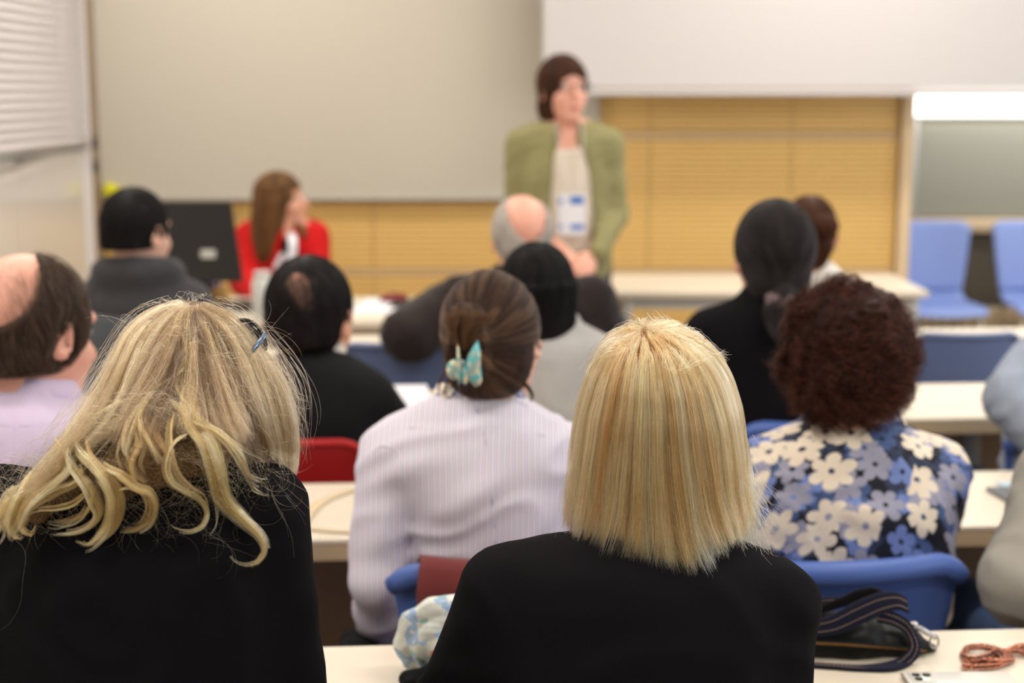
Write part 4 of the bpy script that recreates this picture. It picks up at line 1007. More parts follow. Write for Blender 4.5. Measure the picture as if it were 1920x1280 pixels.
def lock(guide, n, w, taper=0.25, wave=0.0, seed=0, pts=24, flat=0.6, frizz=0.15, start=0.7, len_var=0.12):
    """n hairs around a guide line; w is the half width of the lock"""
    r = np.random.RandomState(seed); g = spline(guide, pts); T, N, B = frames(g); t = np.linspace(0, 1, pts)
    prof = (start + (1 - start) * np.sin(np.clip(t * 2.2, 0, PI / 2))) * (1 - (1 - taper) * t ** 2.2); out = []
    for i in range(n):
        a = r.rand() * 6.28; q = math.sqrt(r.rand()); u, v = math.cos(a) * q * w, math.sin(a) * q * w * flat
        ph = r.rand(3) * 6.28; f = frizz * w
        c = g + N * ((u * prof) + f * np.sin(t * 9 + ph[0]) * t)[:, None] + B * ((v * prof) + f * np.sin(t * 7 + ph[1]) * t)[:, None]
        if wave: c = c + N * (wave * np.sin(t * 14 + ph[2] * 0.2) * t)[:, None]
        e = max(6, int(pts * (1 - len_var * r.rand())) ); out.append(c[:e])
    return out
cs = []
# loose tufts standing out of the clip and strands hanging at the nape
for k, g in enumerate([[(850, 625), (842, 598), (858, 585), (880, 592)], [(868, 632), (872, 605), (895, 590), (918, 598)], [(880, 640), (893, 612), (915, 600), (932, 596)], [(875, 650), (895, 635), (910, 632), (908, 640)],
                       [(878, 618), (905, 602), (922, 590), (938, 578)], [(862, 655), (850, 630), (848, 605), (866, 590)], [(885, 655), (900, 668), (915, 682), (922, 695)], [(870, 655), (872, 635), (880, 612), (900, 600)]]):
    yb = p.H[1] - 0.155; cs += lock([at(x, y, yb - 0.004 * i * (i < 3)) for i, (x, y) in enumerate(g)], 70, 0.009, 0.5, seed=k, frizz=0.5, pts=16)
for k, g in enumerate([[(960, 712), (985, 725), (997, 742), (992, 758)], [(950, 705), (978, 712), (998, 735), (1000, 752)], [(850, 700), (838, 720), (828, 745)], [(842, 690), (826, 712), (822, 738)], [(872, 720), (876, 740), (890, 748)], [(905, 715), (925, 728), (948, 722)]]):
    cs += lock([at(x, y, p.H[1] - 0.06) for x, y in g], 60, 0.004, 0.4, seed=20 + k, pts=14)
strands_obj('loose_strands', cs, strand_mat('light_brown_strand', [srgb(62, 42, 28), srgb(140, 102, 70)], dark=True), p.hairO, p.o, 0.00016)

# the claw clip
cm = NT('turquoise_marbled_acetate'); vv = cm.coord('Object'); vo = cm.add('ShaderNodeTexVoronoi'); cm.link(vv, vo.inputs['Vector']); vo.inputs['Scale'].default_value = 130
sx_ = cm.add('ShaderNodeSeparateColor'); cm.link(vo.outputs['Color'], sx_.inputs[0])
cm.link(cm.ramp(sx_.outputs[0], [(0, srgb(112, 190, 196)), (0.35, srgb(112, 190, 196)), (0.45, srgb(226, 218, 178)), (0.8, srgb(206, 198, 176)), (0.9, srgb(150, 178, 176))]), cm.b.inputs['Base Color']); cm.b.inputs['Roughness'].default_value = 0.2
cy = p.H[1] - 0.165; c0 = at(872, 690, cy)
clip = empty('claw_clip', tuple(c0), 'turquoise and cream marbled claw clip holding the twisted brown hair', 'hair clip')
def plate(name, pts2, th=0.004, bulge=0.006):
    """a thin curved acetate plate from an outline (px, py)"""
    bm = bmesh.new(); L = [at(x, y, cy) - c0 for x, y in pts2]; cc = np.mean(L, 0); n = len(L)
    f = [bm.verts.new(q + np.array((0, -th, 0))) for q in L]; b = [bm.verts.new(q + np.array((0, th, 0))) for q in L]
    fi = [bm.verts.new(cc + (q - cc) * 0.6 + np.array((0, -th - bulge, 0))) for q in L]; bm.faces.new(fi)
    for i in range(n):
        j = (i + 1) % n; bm.faces.new((f[i], f[j], fi[j], fi[i])); bm.faces.new((f[j], f[i], b[i], b[j]))
    bm.faces.new(b); bmesh.ops.recalc_face_normals(bm, faces=bm.faces); return obj(name, bm, cm.m, clip)
plate('claw', [(896, 637), (901, 660), (902, 690), (904, 712), (900, 722), (890, 724), (880, 712), (873, 700), (872, 685), (878, 665), (886, 650)])
plate('claw', [(857, 645), (861, 652), (864, 680), (866, 712), (860, 722), (856, 700), (856, 670)])
o = plate('finger_grip', [(852 + 15.5 * math.cos(a), 693 + 19 * math.sin(a)) for a in np.linspace(0, 2 * PI, 20, endpoint=False)], 0.002, 0.004)
plate('finger_grip', [(872 + 7 * math.cos(a), 703 + 18 * math.sin(a)) for a in np.linspace(0, 2 * PI, 16, endpoint=False)], 0.003, 0.006)
obj('spring', lathe(bmesh.new(), [(0.003, -0.012), (0.0042, -0.010), (0.0042, 0.010), (0.003, 0.012)], tuple(at(867, 688, cy) - c0), 10), M['steel'], clip)

p = Person('woman with short curly auburn hair in a floral blouse', (1600, 792, 2.36), (1592, 696, 2.36), 2.36,
           [(770, 1545, 1655, .06), (790, 1515, 1685, .078), (812, 1465, 1722, .092), (835, 1425, 1752, .102), (870, 1400, 1775, .11), (920, 1392, 1786, .12), (980, 1395, 1788, .122), (1060, 1408, 1780, .122), (1150, 1415, 1770, .12)],
           hyaw=2, hpitch=-6, hs=0.98, skin='skin', h=0.0065)
p.default_arms(drop=0.26, fwd=0.12, out=-0.005); p.body(); p.bottoms(M['dark_trousers'])
p.top('floral_blouse', M['floral'], grow=0.006, neck_up=0.012, tilt=0.4, seed=51, wr=0.0045, h=0.006, wscale=26)
p.collar(M['floral'], r=0.072, h=0.036, flare=0.013)
def curlyhair(s, F):
    R = []
    for py, xl, xr, hd in ((535, 1560, 1625, .04), (548, 1520, 1665, .07), (575, 1490, 1692, .095), (620, 1470, 1710, .108), (670, 1462, 1720, .11), (715, 1470, 1716, .10), (745, 1495, 1690, .085), (765, 1530, 1650, .06)):
        a, b = at(xl, py, 2.34), at(xr, py, 2.34); R.append((a[2], (a[0] + b[0]) / 2, 2.345, (b[0] - a[0]) / 2, hd))
    F.loft(R, 0.01, grow=-0.006); F.wrinkle(0.012, 62, 3); F.ell(s.hl(0, -0.01, 0.035), (0.088, 0.108, 0.104), s.RH, 0.02); F.ell(s.hl(0, 0.15, -0.03), (0.07, 0.09, 0.10), s.RH, 0.01, 'cut')
p.hair(HB['auburn'], curlyhair, h=0.005)
n = 17000; pts = surface_points(p.hairF, n, rs, lambda c: c[:, 1] < 2.40); cen = p.H + np.array((0, 0, 0.01)); cs = []
rr = np.random.RandomState(8); steps = 16
d0 = pts - cen; d0 /= np.linalg.norm(d0, axis=1)[:, None]; ph = (nz(pts, 30, 4)[:, 0] * 4 + rr.rand(n) * 1.2)
side = np.cross(d0, np.array((0, 0, 1.0))); side /= np.linalg.norm(side, axis=1)[:, None] + 1e-6; dn = np.cross(side, d0); fl = nz(pts, 22, 6) * 0.5
Ls = rr.uniform(0.5, 1.0, n)
tt = np.linspace(0, 1, steps); path = []
for t_ in tt:
    a = ph + t_ * 9.0 * Ls; rad = 0.0085
    q = pts - d0 * 0.014 + d0 * (t_ * 0.034 * Ls)[:, None] + (side * np.cos(a)[:, None] + (dn * 0.6 + d0 * 0.6) * np.sin(a)[:, None]) * rad + (fl - np.array((0, 0, 0.7))) * (t_ * 0.020 * Ls)[:, None]
    path.append(q)
path = np.stack(path, 1); SM_aub = strand_mat('auburn_strand', [srgb(24, 10, 7), srgb(58, 27, 18), srgb(126, 72, 52)], 0.26, dark=True)
strands_obj('curls', [path[i] for i in range(n)], SM_aub, p.hairO, p.o, 0.00026)

p = Person('person in a grey-beige top cut by the frame beside the tablet', (2120, 820, 2.32), (2120, 700, 2.32), 2.32,
           [(800, 2085, 2165, .06), (820, 2060, 2200, .08), (850, 2010, 2255, .10), (900, 1985, 2285, .115), (1000, 1970, 2290, .12), (1100, 1950, 2295, .125), (1200, 1925, 2300, .125)], skin='skin', h=0.007)
p.arm(at(1972, 890, 2.30), at(1912, 1090, 2.20), at(1950, 1125, 2.36), (0.050, 0.052, 0.04)); p.arm(at(2270, 890, 2.32), at(2310, 1080, 2.3), at(2250, 1120, 2.5))
p.body(); p.bottoms(M['jeans']); p.top('top', M['grey_beige'], grow=0.006, neck_up=0.02, seed=61, wr=0.004)
p.hair(HB['mid'], lambda s, F: short_cut(s, F))

# ---------------------------------------------------------------- the speaker and the seated woman at the front
p = Person('standing woman with a brown bob in an olive jacket and cream blouse, speaking', (1062, 226, 5.62), (1056, 169, 5.58), 5.6,
           [(217, 1032, 1094, .05), (228, 1004, 1120, .062), (244, 982, 1138, .08), (280, 970, 1148, .10), (330, 972, 1146, .115), (400, 978, 1140, .12), (470, 975, 1142, .125), (520, 978, 1140, .125)], yaw=176, hyaw=205, hpitch=3, hs=1.03, skin='skin_pink', h=0.0062, stand=True, neck_r=0.045)
p.arm(at(1142, 272, 5.60), at(1150, 402, 5.62), at(1112, 478, 5.44), (0.048, 0.043, 0.034), dict(curl=0.9, down=(-0.7, 0, -0.6), sc=0.95)); p.arm(at(976, 272, 5.60), at(972, 402, 5.62), at(1062, 478, 5.43), (0.048, 0.043, 0.034), dict(curl=0.9, down=(0.4, 0, -0.9), sc=0.95))
p.body(); p.bottoms(M['dark_trousers'])
p.top('blouse', M['cream'], grow=-0.004, sleeve=0.2, neck_up=-0.006, tilt=0.9, seed=71, wr=0.002, cut=lambda F: F.cone(at(1066, 215, 5.50), at(1066, 282, 5.46), 0.055, 0.022, 0.003, 'cut'), bottom=at(1070, 475, 5.5)[2])
def vneck(F):
    yb = 5.47
    F.cone(at(1066, 205, 5.56), at(1066, 262, 5.50), 0.038, 0.036, 0.004, 'cut')
    for (x, y, r), (x2, y2, r2) in zip([(1066, 215, .02), (1066, 270, .030), (1072, 330, .045), (1074, 400, .058), (1072, 440, .052)], [(1066, 270, .030), (1072, 330, .045), (1074, 400, .058), (1072, 440, .052), (1068, 600, .06)]):
        F.cone(at(x, y, yb), at(x2, y2, yb), r + 0.03, r2 + 0.03, 0.004, 'cut')
p.top('jacket', M['olive'], grow=0.012, neck_up=0.006, tilt=0.2, seed=72, wr=0.004, bottom=0.80, cut=vneck, sleeve=0.98)
def bobbrown(s, F):
    cap(s, F, (0.088, 0.108, 0.104), (0, -0.012, 0.026)); F.ell(s.hl(0, -0.035, -0.06), (0.084, 0.076, 0.075), s.RH, 0.02)
    F.ell(s.hl(0, 0.118, -0.035), (0.068, 0.088, 0.098), s.RH, 0.006, 'cut'); F.half(s.hl(0, -0.05, -0.115), s.RH @ np.array((0, 0.1, -1.0)))
p.hair(HB['chest'], bobbrown); cap_strands(p, [srgb(44, 24, 15), srgb(78, 46, 30), srgb(120, 78, 52)], 3000, crown=p.hl(0.02, 0.02, 0.13), r=0.0006, steps=22, seed=107, ymax=0.2)
def blob(name, mat, c, r, parent, org, rot=None, h=0.003):
    G = Field(np.array(c) - max(r) - 0.02, np.array(c) + max(r) + 0.02, h); G.ell(c, r, rot, 0); return field_obj(name, G, mat, parent, org, 1)
blob('lips', plain('lips', srgb(176, 96, 88), 0.4), p.hl(0, 0.094, -0.066), (0.022, 0.010, 0.008), p.root, p.o, p.RH)
# glasses
gl = empty('spectacles', tuple(p.hl(0, 0.10, 0.01)), 'thin dark spectacles worn by the speaking woman', 'spectacles')
for sd in (-1, 1):
    ring = [p.hl(sd * 0.034 + 0.024 * math.cos(a), 0.106, 0.006 + 0.018 * math.sin(a)) - np.array(gl.location) for a in np.linspace(0, 2 * PI, 20, endpoint=False)]
    obj('rim', tube(bmesh.new(), ring, 0.0016, 6, closed=True), M['black_plastic'], gl)
    obj('temple', tube(bmesh.new(), [p.hl(sd * 0.060, 0.104, 0.012) - np.array(gl.location), p.hl(sd * 0.086, 0.02, 0.012) - np.array(gl.location), p.hl(sd * 0.088, -0.01, 0.0) - np.array(gl.location)], 0.0016, 6), M['black_plastic'], gl)
obj('bridge', tube(bmesh.new(), [p.hl(-0.011, 0.108, 0.010) - np.array(gl.location), p.hl(0, 0.112, 0.012) - np.array(gl.location), p.hl(0.011, 0.108, 0.010) - np.array(gl.location)], 0.0016, 6), M['black_plastic'], gl)
# badge hung from a lanyard
bc = at(1077, 402, 5.445); bd = empty('name_badge', tuple(bc), 'white name badge with blue bars on a pale lanyard over the blouse', 'badge')
M['badge_blue'] = plain('badge_blue', srgb(46, 108, 196), 0.5)
obj('card', bx((0, 0, 0), (0.082, 0.004, 0.150), bevel=0.0015), M['paper'], bd, smooth=False)
obj('fold', bx((-0.050, 0.006, 0.0), (0.020, 0.004, 0.145), bevel=0.001), M['paper'], bd, smooth=False)
for x_, z_, w_, h_ in ((0.008, 0.052, 0.050, 0.026), (0.010, -0.045, 0.050, 0.018), (-0.050, 0.048, 0.012, 0.018), (-0.050, -0.045, 0.014, 0.012)):
    obj('printed_bar', bx((x_, -0.0025 + (0.006 if x_ < -0.03 else 0), z_), (w_, 0.002, h_)), M['badge_blue'], bd, smooth=False)
for sd, pth in ((1, [(1085, 370, 5.445), (1092, 300, 5.44), (1094, 255, 5.47), (1088, 228, 5.53)]), (-1, [(1070, 370, 5.445), (1058, 310, 5.445), (1046, 255, 5.48), (1042, 230, 5.54)])):
    g = spline([at(*q) - bc for q in pth], 14); bm = bmesh.new(); tube(bm, g, 0.007, 6, sy=0.2, sx=1.0); obj('lanyard', bm, M['paper'], bd)

p = Person('seated woman with long brown hair in a red blazer, looking towards the speaker', (530, 412, 6.2), (527, 376, 6.18), 6.2,
           [(400, 508, 556, .05), (410, 484, 580, .065), (424, 460, 598, .085), (450, 452, 604, .10), (500, 450, 604, .11), (580, 450, 604, .115)], yaw=200, hyaw=262, hpitch=4, hs=0.98, skin='skin', h=0.0065)
p.arm(at(590, 440, 6.2), at(600, 530, 6.1), at(560, 575, 5.85), (0.046, 0.042, 0.034)); p.arm(at(466, 442, 6.2), at(456, 530, 6.08), at(500, 575, 5.85), (0.046, 0.042, 0.034))
p.body(); p.bottoms(M['dark_trousers'])
p.top('blouse', M['black_cloth'], grow=-0.003, neck_up=0.0, tilt=0.8, sleeve=0.3)
def vcut(F):
    F.cone(at(545, 395, 6.10), at(540, 480, 6.07), 0.035, 0.045, 0.004, 'cut'); F.cone(at(540, 480, 6.07), at(538, 560, 6.05), 0.045, 0.02, 0.004, 'cut')
p.top('blazer', M['red_cloth'], grow=0.010, neck_up=0.006, tilt=0.3, seed=82, wr=0.003, cut=vcut)
def longhair(s, F):
    cap(s, F, (0.084, 0.104, 0.100), (0, -0.014, 0.026))
    R = []
    for py, xl, xr, hd in ((345, 478, 535, .08), (380, 472, 540, .085), (420, 470, 535, .08), (450, 472, 528, .07), (485, 478, 522, .06), (508, 490, 515, .03)):
        a, b = at(xl, py, 6.14), at(xr, py, 6.14); R.append((a[2], (a[0] + b[0]) / 2, 6.14, (b[0] - a[0]) / 2, hd))
    F.loft(R, 0.02); a = at(562, 415, 6.16); F.chain([at(545, 385, 6.22), a, at(568, 440, 6.12)], [0.02, 0.032, 0.018], 0.01)
    F.ell(s.hl(0.0, 0.125, -0.03), (0.080, 0.080, 0.092), s.RH, 0.006, 'cut')
p.hair(HB['mid'], longhair, h=0.006); cap_strands(p, [srgb(66, 42, 26), srgb(110, 76, 46), srgb(150, 112, 72)], 4500, crown=p.hl(0, 0.0, 0.13), r=0.0006, steps=40, seed=108, ymax=0.2)
bc = at(543, 470, 6.05); bd = empty('conference_lanyard', tuple(bc), 'white lanyard with a striped badge over the red blazer', 'badge')
obj('badge_card', bx((-0.02, -0.004, -0.055), (0.075, 0.004, 0.07), bevel=0.001, rot=Matrix.Rotation(0.5, 3, 'Y')), M['paper'], bd, smooth=False)
g = spline([at(546, 438, 6.10) - bc, at(549, 455, 6.06) - bc, at(547, 490, 6.05) - bc], 10); obj('lanyard', tube(bmesh.new(), g, 0.018, 8, sy=0.2), M['paper'], bd)
for i in range(3): obj('stripe', bx((-0.03 + i * 0.018, -0.008, -0.045 - i * 0.012), (0.008, 0.003, 0.05), rot=Matrix.Rotation(0.5, 3, 'Y')), M['black_plastic'], bd, smooth=False)
# ================================================================== front row: the two blonde women in black
def clump(path, M_, rs_, k0=0.0, k1=0.7, p=1.2):
    n, S, _ = path.shape; gi = rs_.choice(n, M_, replace=False); g = path[gi]
    key = path[:, S // 3]; gk = g[:, S // 3]; idx = np.zeros(n, int)
    for i in range(0, n, 2000):
        d = ((key[i:i + 2000, None] - gk[None]) ** 2).sum(2); idx[i:i + 2000] = d.argmin(1)
    t = (k0 + (k1 - k0) * np.linspace(0, 1, S) ** p)[None, :, None]
    return path * (1 - t) + g[idx] * t, idx
p = Person('woman with a straight golden blonde bob in a black sweater', (1225, 1008, 1.52), (1226, 814, 1.575), 1.5,
           [(992, 1150, 1300, .050), (1000, 1068, 1345, .062), (1012, 1005, 1385, .075), (1032, 960, 1412, .088), (1060, 935, 1446, .098), (1100, 918, 1468, .108), (1180, 915, 1472, .118), (1280, 915, 1465, .122), (1400, 925, 1475, .12)],
           hyaw=2, hpitch=-8, hs=0.96, skin='skin_pale', h=0.0065, neck_r=0.046)
p.arm(at(952, 1118, 1.5), at(868, 1335, 1.54), at(960, 1330, 1.74), (0.046, 0.046, 0.034)); p.arm(at(1446, 1132, 1.5), at(1424, 1340, 1.52), at(1380, 1330, 1.74), (0.041, 0.044, 0.034))
p.body(); p.bottoms(M['dark_trousers'])
p.top('sweater', M['black_knit'], grow=0.006, neck_up=0.008, tilt=0.4, seed=91, wr=0.0036, h=0.006, wscale=20, stretch=(1, 1, .6))
Bp = p
def bob_rows(Y0=1.555, shrink=0.0):
    R = []
    for py, xl, xr, hd, yo in ((608, 1190, 1262, .03, .00), (616, 1165, 1290, .05, .00), (632, 1140, 1318, .066, -.004), (660, 1118, 1345, .080, -.008), (700, 1100, 1366, .092, -.012), (760, 1082, 1384, .100, -.016),
                               (840, 1070, 1394, .102, -.02), (920, 1064, 1398, .100, -.026), (985, 1068, 1396, .098, -.036), (1040, 1085, 1385, .094, -.046), (1085, 1105, 1370, .090, -.050)):
        a, b = at(xl, py, Y0), at(xr, py, Y0); R.append((a[2], (a[0] + b[0]) / 2, Y0 + yo, (b[0] - a[0]) / 2 - shrink, hd - shrink))
    return R
zc_b = at(1230, 1006, 1.46)[2]
def bob(s, F):
    F.loft(bob_rows(), 0.005, grow=-0.010); F.ell(s.hl(0, 0.145, -0.05), (0.065, 0.09, 0.13), s.RH, 0.01, 'cut')
    F.half((0, 0, zc_b), (0, 0, -1))
p.hair(HB['gold'], bob, h=0.005, grow_lo=(0.18, 0.18, 0.36))
FS = Field(p.H - np.array((0.18, 0.2, 0.36)), p.H + 0.18, 0.006); FS.loft(bob_rows(), 0.005)
rb = np.random.RandomState(11); n = 20000
ztop = at(1225, 608, 1.55)[2]; crown = at(1214, 640, 1.50); crown = np.array((crown[0], 1.525, ztop - 0.004))
n1 = n // 2
pts = np.concatenate([surface_points(FS, n1, rb, lambda c: (c[:, 2] > ztop - 0.055) & (c[:, 1] < 1.62)), surface_points(FS, n - n1, rb, lambda c: (c[:, 2] > ztop - 0.16) & (c[:, 1] < 1.63))])
def bobflow(P):
    d = P - crown; nn = np.linalg.norm(d, axis=1)[:, None] + 1e-6; w = np.clip((nn - 0.02) / 0.09, 0, 1)
    v = d / nn * (1 - w) + np.array((0, 0, -1.0)) * (0.15 + w)
    lowx = np.clip((1.17 - P[:, 2]) / 0.12, 0, 1); v[:, 0] += 0.30 * np.sin(P[:, 0] * 38 + 0.6) * lowx * 0.6 + 0.05
    return v
off = rb.uniform(-0.010, 0.0025, n); 
bx_, bz_ = zip(*[(q[0], q[2]) for q in (at(x, y, 1.45) for x, y in ((1060, 1000), (1085, 1012), (1120, 1022), (1160, 1030), (1190, 1052), (1235, 1064), (1275, 1058), (1312, 1048), (1338, 1012), (1362, 1005), (1400, 1010)))])
zend = lambda P: np.interp(P[:, 0], bx_, bz_)
jit = rb.uniform(-0.004, 0.024, n) ** 1.0 * (rb.rand(n) < 0.6) - 0.002
path, L = grow(FS, pts, bobflow, 66, 0.0056, off, stop=lambda P: P[:, 2] < zend(P) + jit, wob=0.07, ww=30, seed=7, raw=True)
path, idx = clump(path, 420, rb, 0.25, 0.80, 0.8); tb = rb.rand(420)
path += (rb.randn(n, 1, 3) * 0.0012) * np.linspace(0.3, 1.4, path.shape[1])[None, :, None]
# the tips curl softly, some in and some out
tt = np.clip((np.arange(path.shape[1])[None, :] - (L[:, None] - 12)) / 12.0, 0, 1)
cdir = np.where(rb.rand(420) < 0.5, -1, 1)[idx]; path[:, :, 0] += cdir[:, None] * tt ** 2 * 0.008; path[:, :, 1] -= tt ** 2 * (0.006 * rb.rand(420)[idx])[:, None]
tone = np.clip(0.5 + (tb[idx] - 0.5) * 0.8 + rb.randn(n) * 0.22, 0, 1)
cs = [path[i, :max(4, L[i])] for i in range(n)]
# flyaways
nf = 420; fp = surface_points(FS, nf, rb, lambda c: ((c[:, 2] > ztop - 0.022) | (np.abs(c[:, 0] - p.H[0]) > 0.088)) & (c[:, 2] > ztop - 0.16) & (c[:, 1] < 1.62)); fpth, _ = grow(FS, fp, bobflow, 22, 0.005, 0.002, wob=0.9, ww=55, seed=17, raw=True)
lift = np.linspace(0, 1, 22)[None, :, None] ** 1.5 * (fpth - p.H); fpth = fpth + lift * rb.uniform(0.02, 0.20, (nf, 1, 1)); cs += [fpth[i, :rb.randint(8, 22)] for i in range(nf)]
ne = 260; ex = at(1392, 960, 1.52) + rb.randn(ne, 3) * np.array((0.006, 0.02, 0.04)); ep = []
for i in range(ne):
    q = [ex[i]]; d = np.array((0.25 + rb.rand() * 0.5, -0.1, -1.0))
    for k in range(16): d = d + rb.randn(3) * 0.10; q.append(q[-1] + d / np.linalg.norm(d) * 0.0042 * (0.6 + rb.rand() * 0.5))
    ep.append(np.array(q))
cs += ep; tone = np.concatenate([tone, rb.uniform(0.6, 1, nf + ne)])
SM_gold = strand_mat('golden_strand', [srgb(112, 72, 36), srgb(184, 132, 76), srgb(222, 174, 114), srgb(244, 210, 158)], 0.24, tone=True)
strands_obj('hair_strands', cs, SM_gold, p.hairO, p.o, 0.00015, tone=tone)

# ---------------------------------------------------------------- long wavy hair
p = Person('woman with long wavy ash-blonde hair and sunglasses on her head, in a black top', (300, 876, 1.52), (372, 778, 1.62), 1.5,
           [(858, 235, 420, .055), (872, 150, 462, .070), (886, 80, 502, .082), (906, 30, 524, .095), (934, 5, 538, .105), (980, -10, 544, .115), (1060, -15, 546, .12), (1180, -18, 546, .122), (1280, -18, 546, .122), (1400, -10, 555, .12)],
           hyaw=-24, hpitch=-14, hroll=6, hs=0.98, skin='skin_pale', h=0.0065, neck_r=0.046)
p.arm(at(490, 966, 1.5), at(530, 1320, 1.54), at(480, 1330, 1.74), (0.044, 0.040, 0.032)); p.arm(at(25, 960, 1.5), at(-20, 1320, 1.54), at(60, 1330, 1.74), (0.044, 0.042, 0.032))
p.body(); p.bottoms(M['dark_trousers'])
def puff(F):
    a = at(512, 922, 1.5); F.ell(a, (0.022, 0.05, 0.026), None, 0.02); F.ell(at(536, 948, 1.5), (0.008, 0.04, 0.02), None, 0.01)
p.top('black_top', M['black_knit'], grow=0.005, neck_up=0.006, tilt=0.4, seed=95, wr=0.0042, h=0.006, wscale=22, extra=puff)
Ap = p
def hairmass(F, g=0.0):
    R = []
    for py, xl, xr, hd, yo in ((566, 318, 405, .03, .0), (576, 288, 438, .055, .0), (598, 258, 456, .078, -.004), (635, 236, 480, .094, -.01), (690, 210, 520, .102, -.02), (745, 184, 541, .104, -.03), (800, 165, 549, .098, -.04), (840, 190, 551, .08, -.04)):
        a, b = at(xl, py, 1.60), at(xr, py, 1.60); R.append((a[2], (a[0] + b[0]) / 2, 1.60 + yo, (b[0] - a[0]) / 2 + g, hd + g))
    F.loft(R, 0.01)
    for a, b, r1, r2 in ((at(500, 790, 1.58), at(528, 876, 1.57), .030, .018), (at(255, 765, 1.52), at(150, 872, 1.44), .046, .034), (at(150, 872, 1.44), at(70, 950, 1.40), .034, .024),
                         (at(300, 770, 1.50), at(215, 900, 1.405), .050, .032), (at(310, 780, 1.50), at(290, 870, 1.40), .05, .036), (at(370, 790, 1.50), at(395, 860, 1.41), .046, .030)):
        F.cone(a, b, r1 + g, r2 + g, 0.03)
def massA(s, F):
    hairmass(F, -0.010); F.ell(s.hl(0, 0.15, -0.04), (0.07, 0.08, 0.11), s.RH, 0.01, 'cut'); F.wrinkle(0.003, 60, 2)
p.hair(HB['ash'], massA, h=0.0055, grow_lo=(0.27, 0.28, 0.26))
FA = Field((-0.58, 1.22, 0.85), (-0.17, 1.78, 1.36), 0.006); hairmass(FA); FA.loft(p.rows, 0.01, grow=0.012)
CAMP = np.array((0, 0, CAM_Z))
def drape(px, off=0.0):
    """follow sight lines until they meet the hair or the back"""
    px = np.asarray(px, float); u = (px[:, 0] - 960) / FPX; v = (640 - px[:, 1]) / FPX; c, s_ = math.cos(PITCH), math.sin(PITCH)
    D = np.stack([u, c + v * s_, -s_ + v * c], 1); D /= D[:, 1:2]; ys = np.arange(1.26, 1.72, 0.003); out = []
    P = CAMP + D[:, None, :] * ys[None, :, None]; f = FA.sample(P); hit = f < off
    k = np.where(hit.any(1), hit.argmax(1), f.argmin(1)); y = ys[k]
    y = np.convolve(np.r_[[y[0]] * 3, y, [y[-1]] * 3], np.ones(7) / 7, 'valid')
    return CAMP + D * y[:, None]
def wavylock(pts2, n, w, seed, off=0.004, taper=0.3, frizz=0.12, start=0.7, npts=40, len_var=0.10, flat=0.55, jx=0.0, sub=None, s0=0.30, tone=0.5):
    """a lock made of several finer locks that start and end at different places; returns hairs and their tones"""
    r = np.random.RandomState(seed); g2 = spline(np.array(pts2, float), npts)[:, :2]; t = np.linspace(0, 1, npts)
    if jx: g2 = g2 + np.array((jx * math.sin(seed), jx * math.cos(seed * 1.7))) * np.linspace(0.2, 1, npts)[:, None]
    g = drape(g2, off); T, N, B = frames(g); out, tn = [], []
    prof = (start + (1 - start) * np.sin(np.clip(t * 2.6, 0, PI / 2))) * (1 - (1 - taper) * t ** 2.0)
    sub = sub or max(4, int(w / 0.0014))
    for k in range(sub):
        a = r.rand() * 6.28; q = math.sqrt(r.rand()) ; u, v = math.cos(a) * q * w, math.sin(a) * q * w * flat; ph = r.rand(4) * 6.28; sw = w * frizz
        cu = u * prof + sw * np.sin(t * 6 + ph[0]) * t; cv = v * prof + sw * 0.6 * np.sin(t * 5 + ph[1]) * t; w2 = w * 0.34; tk = tone + r.randn() * 0.17
        e0 = r.rand() * len_var; b0 = r.rand() * s0
        for i in range(n // sub):
            a = r.rand() * 6.28; q = math.sqrt(r.rand()); p1, p2 = r.rand(2) * 6.28; fz = 0.18 * w2
            c = g + N * (cu + math.cos(a) * q * w2 * prof + fz * np.sin(t * 13 + p1))[:, None] + B * (cv + math.sin(a) * q * w2 * 0.8 * prof + fz * np.sin(t * 11 + p2))[:, None]
            e = max(8, int(npts * (1 - e0 - len_var * 0.5 * r.rand() ** 2))); b = min(int(npts * (b0 + 0.06 * r.rand())), e - 6); out.append(c[b:e]); tn.append(tk + r.randn() * 0.12)
    return out, tn
ra = np.random.RandomState(21); CS, TN = [], []
def addl(c, tone=None, spread=0.13):
    if tone is None: CS.extend(c[0]); TN.extend(np.clip(c[1], 0, 1)); return
    CS.extend(c); TN.extend(np.clip(tone + ra.randn(len(c)) * spread, 0, 1))
cr = (366, 572)
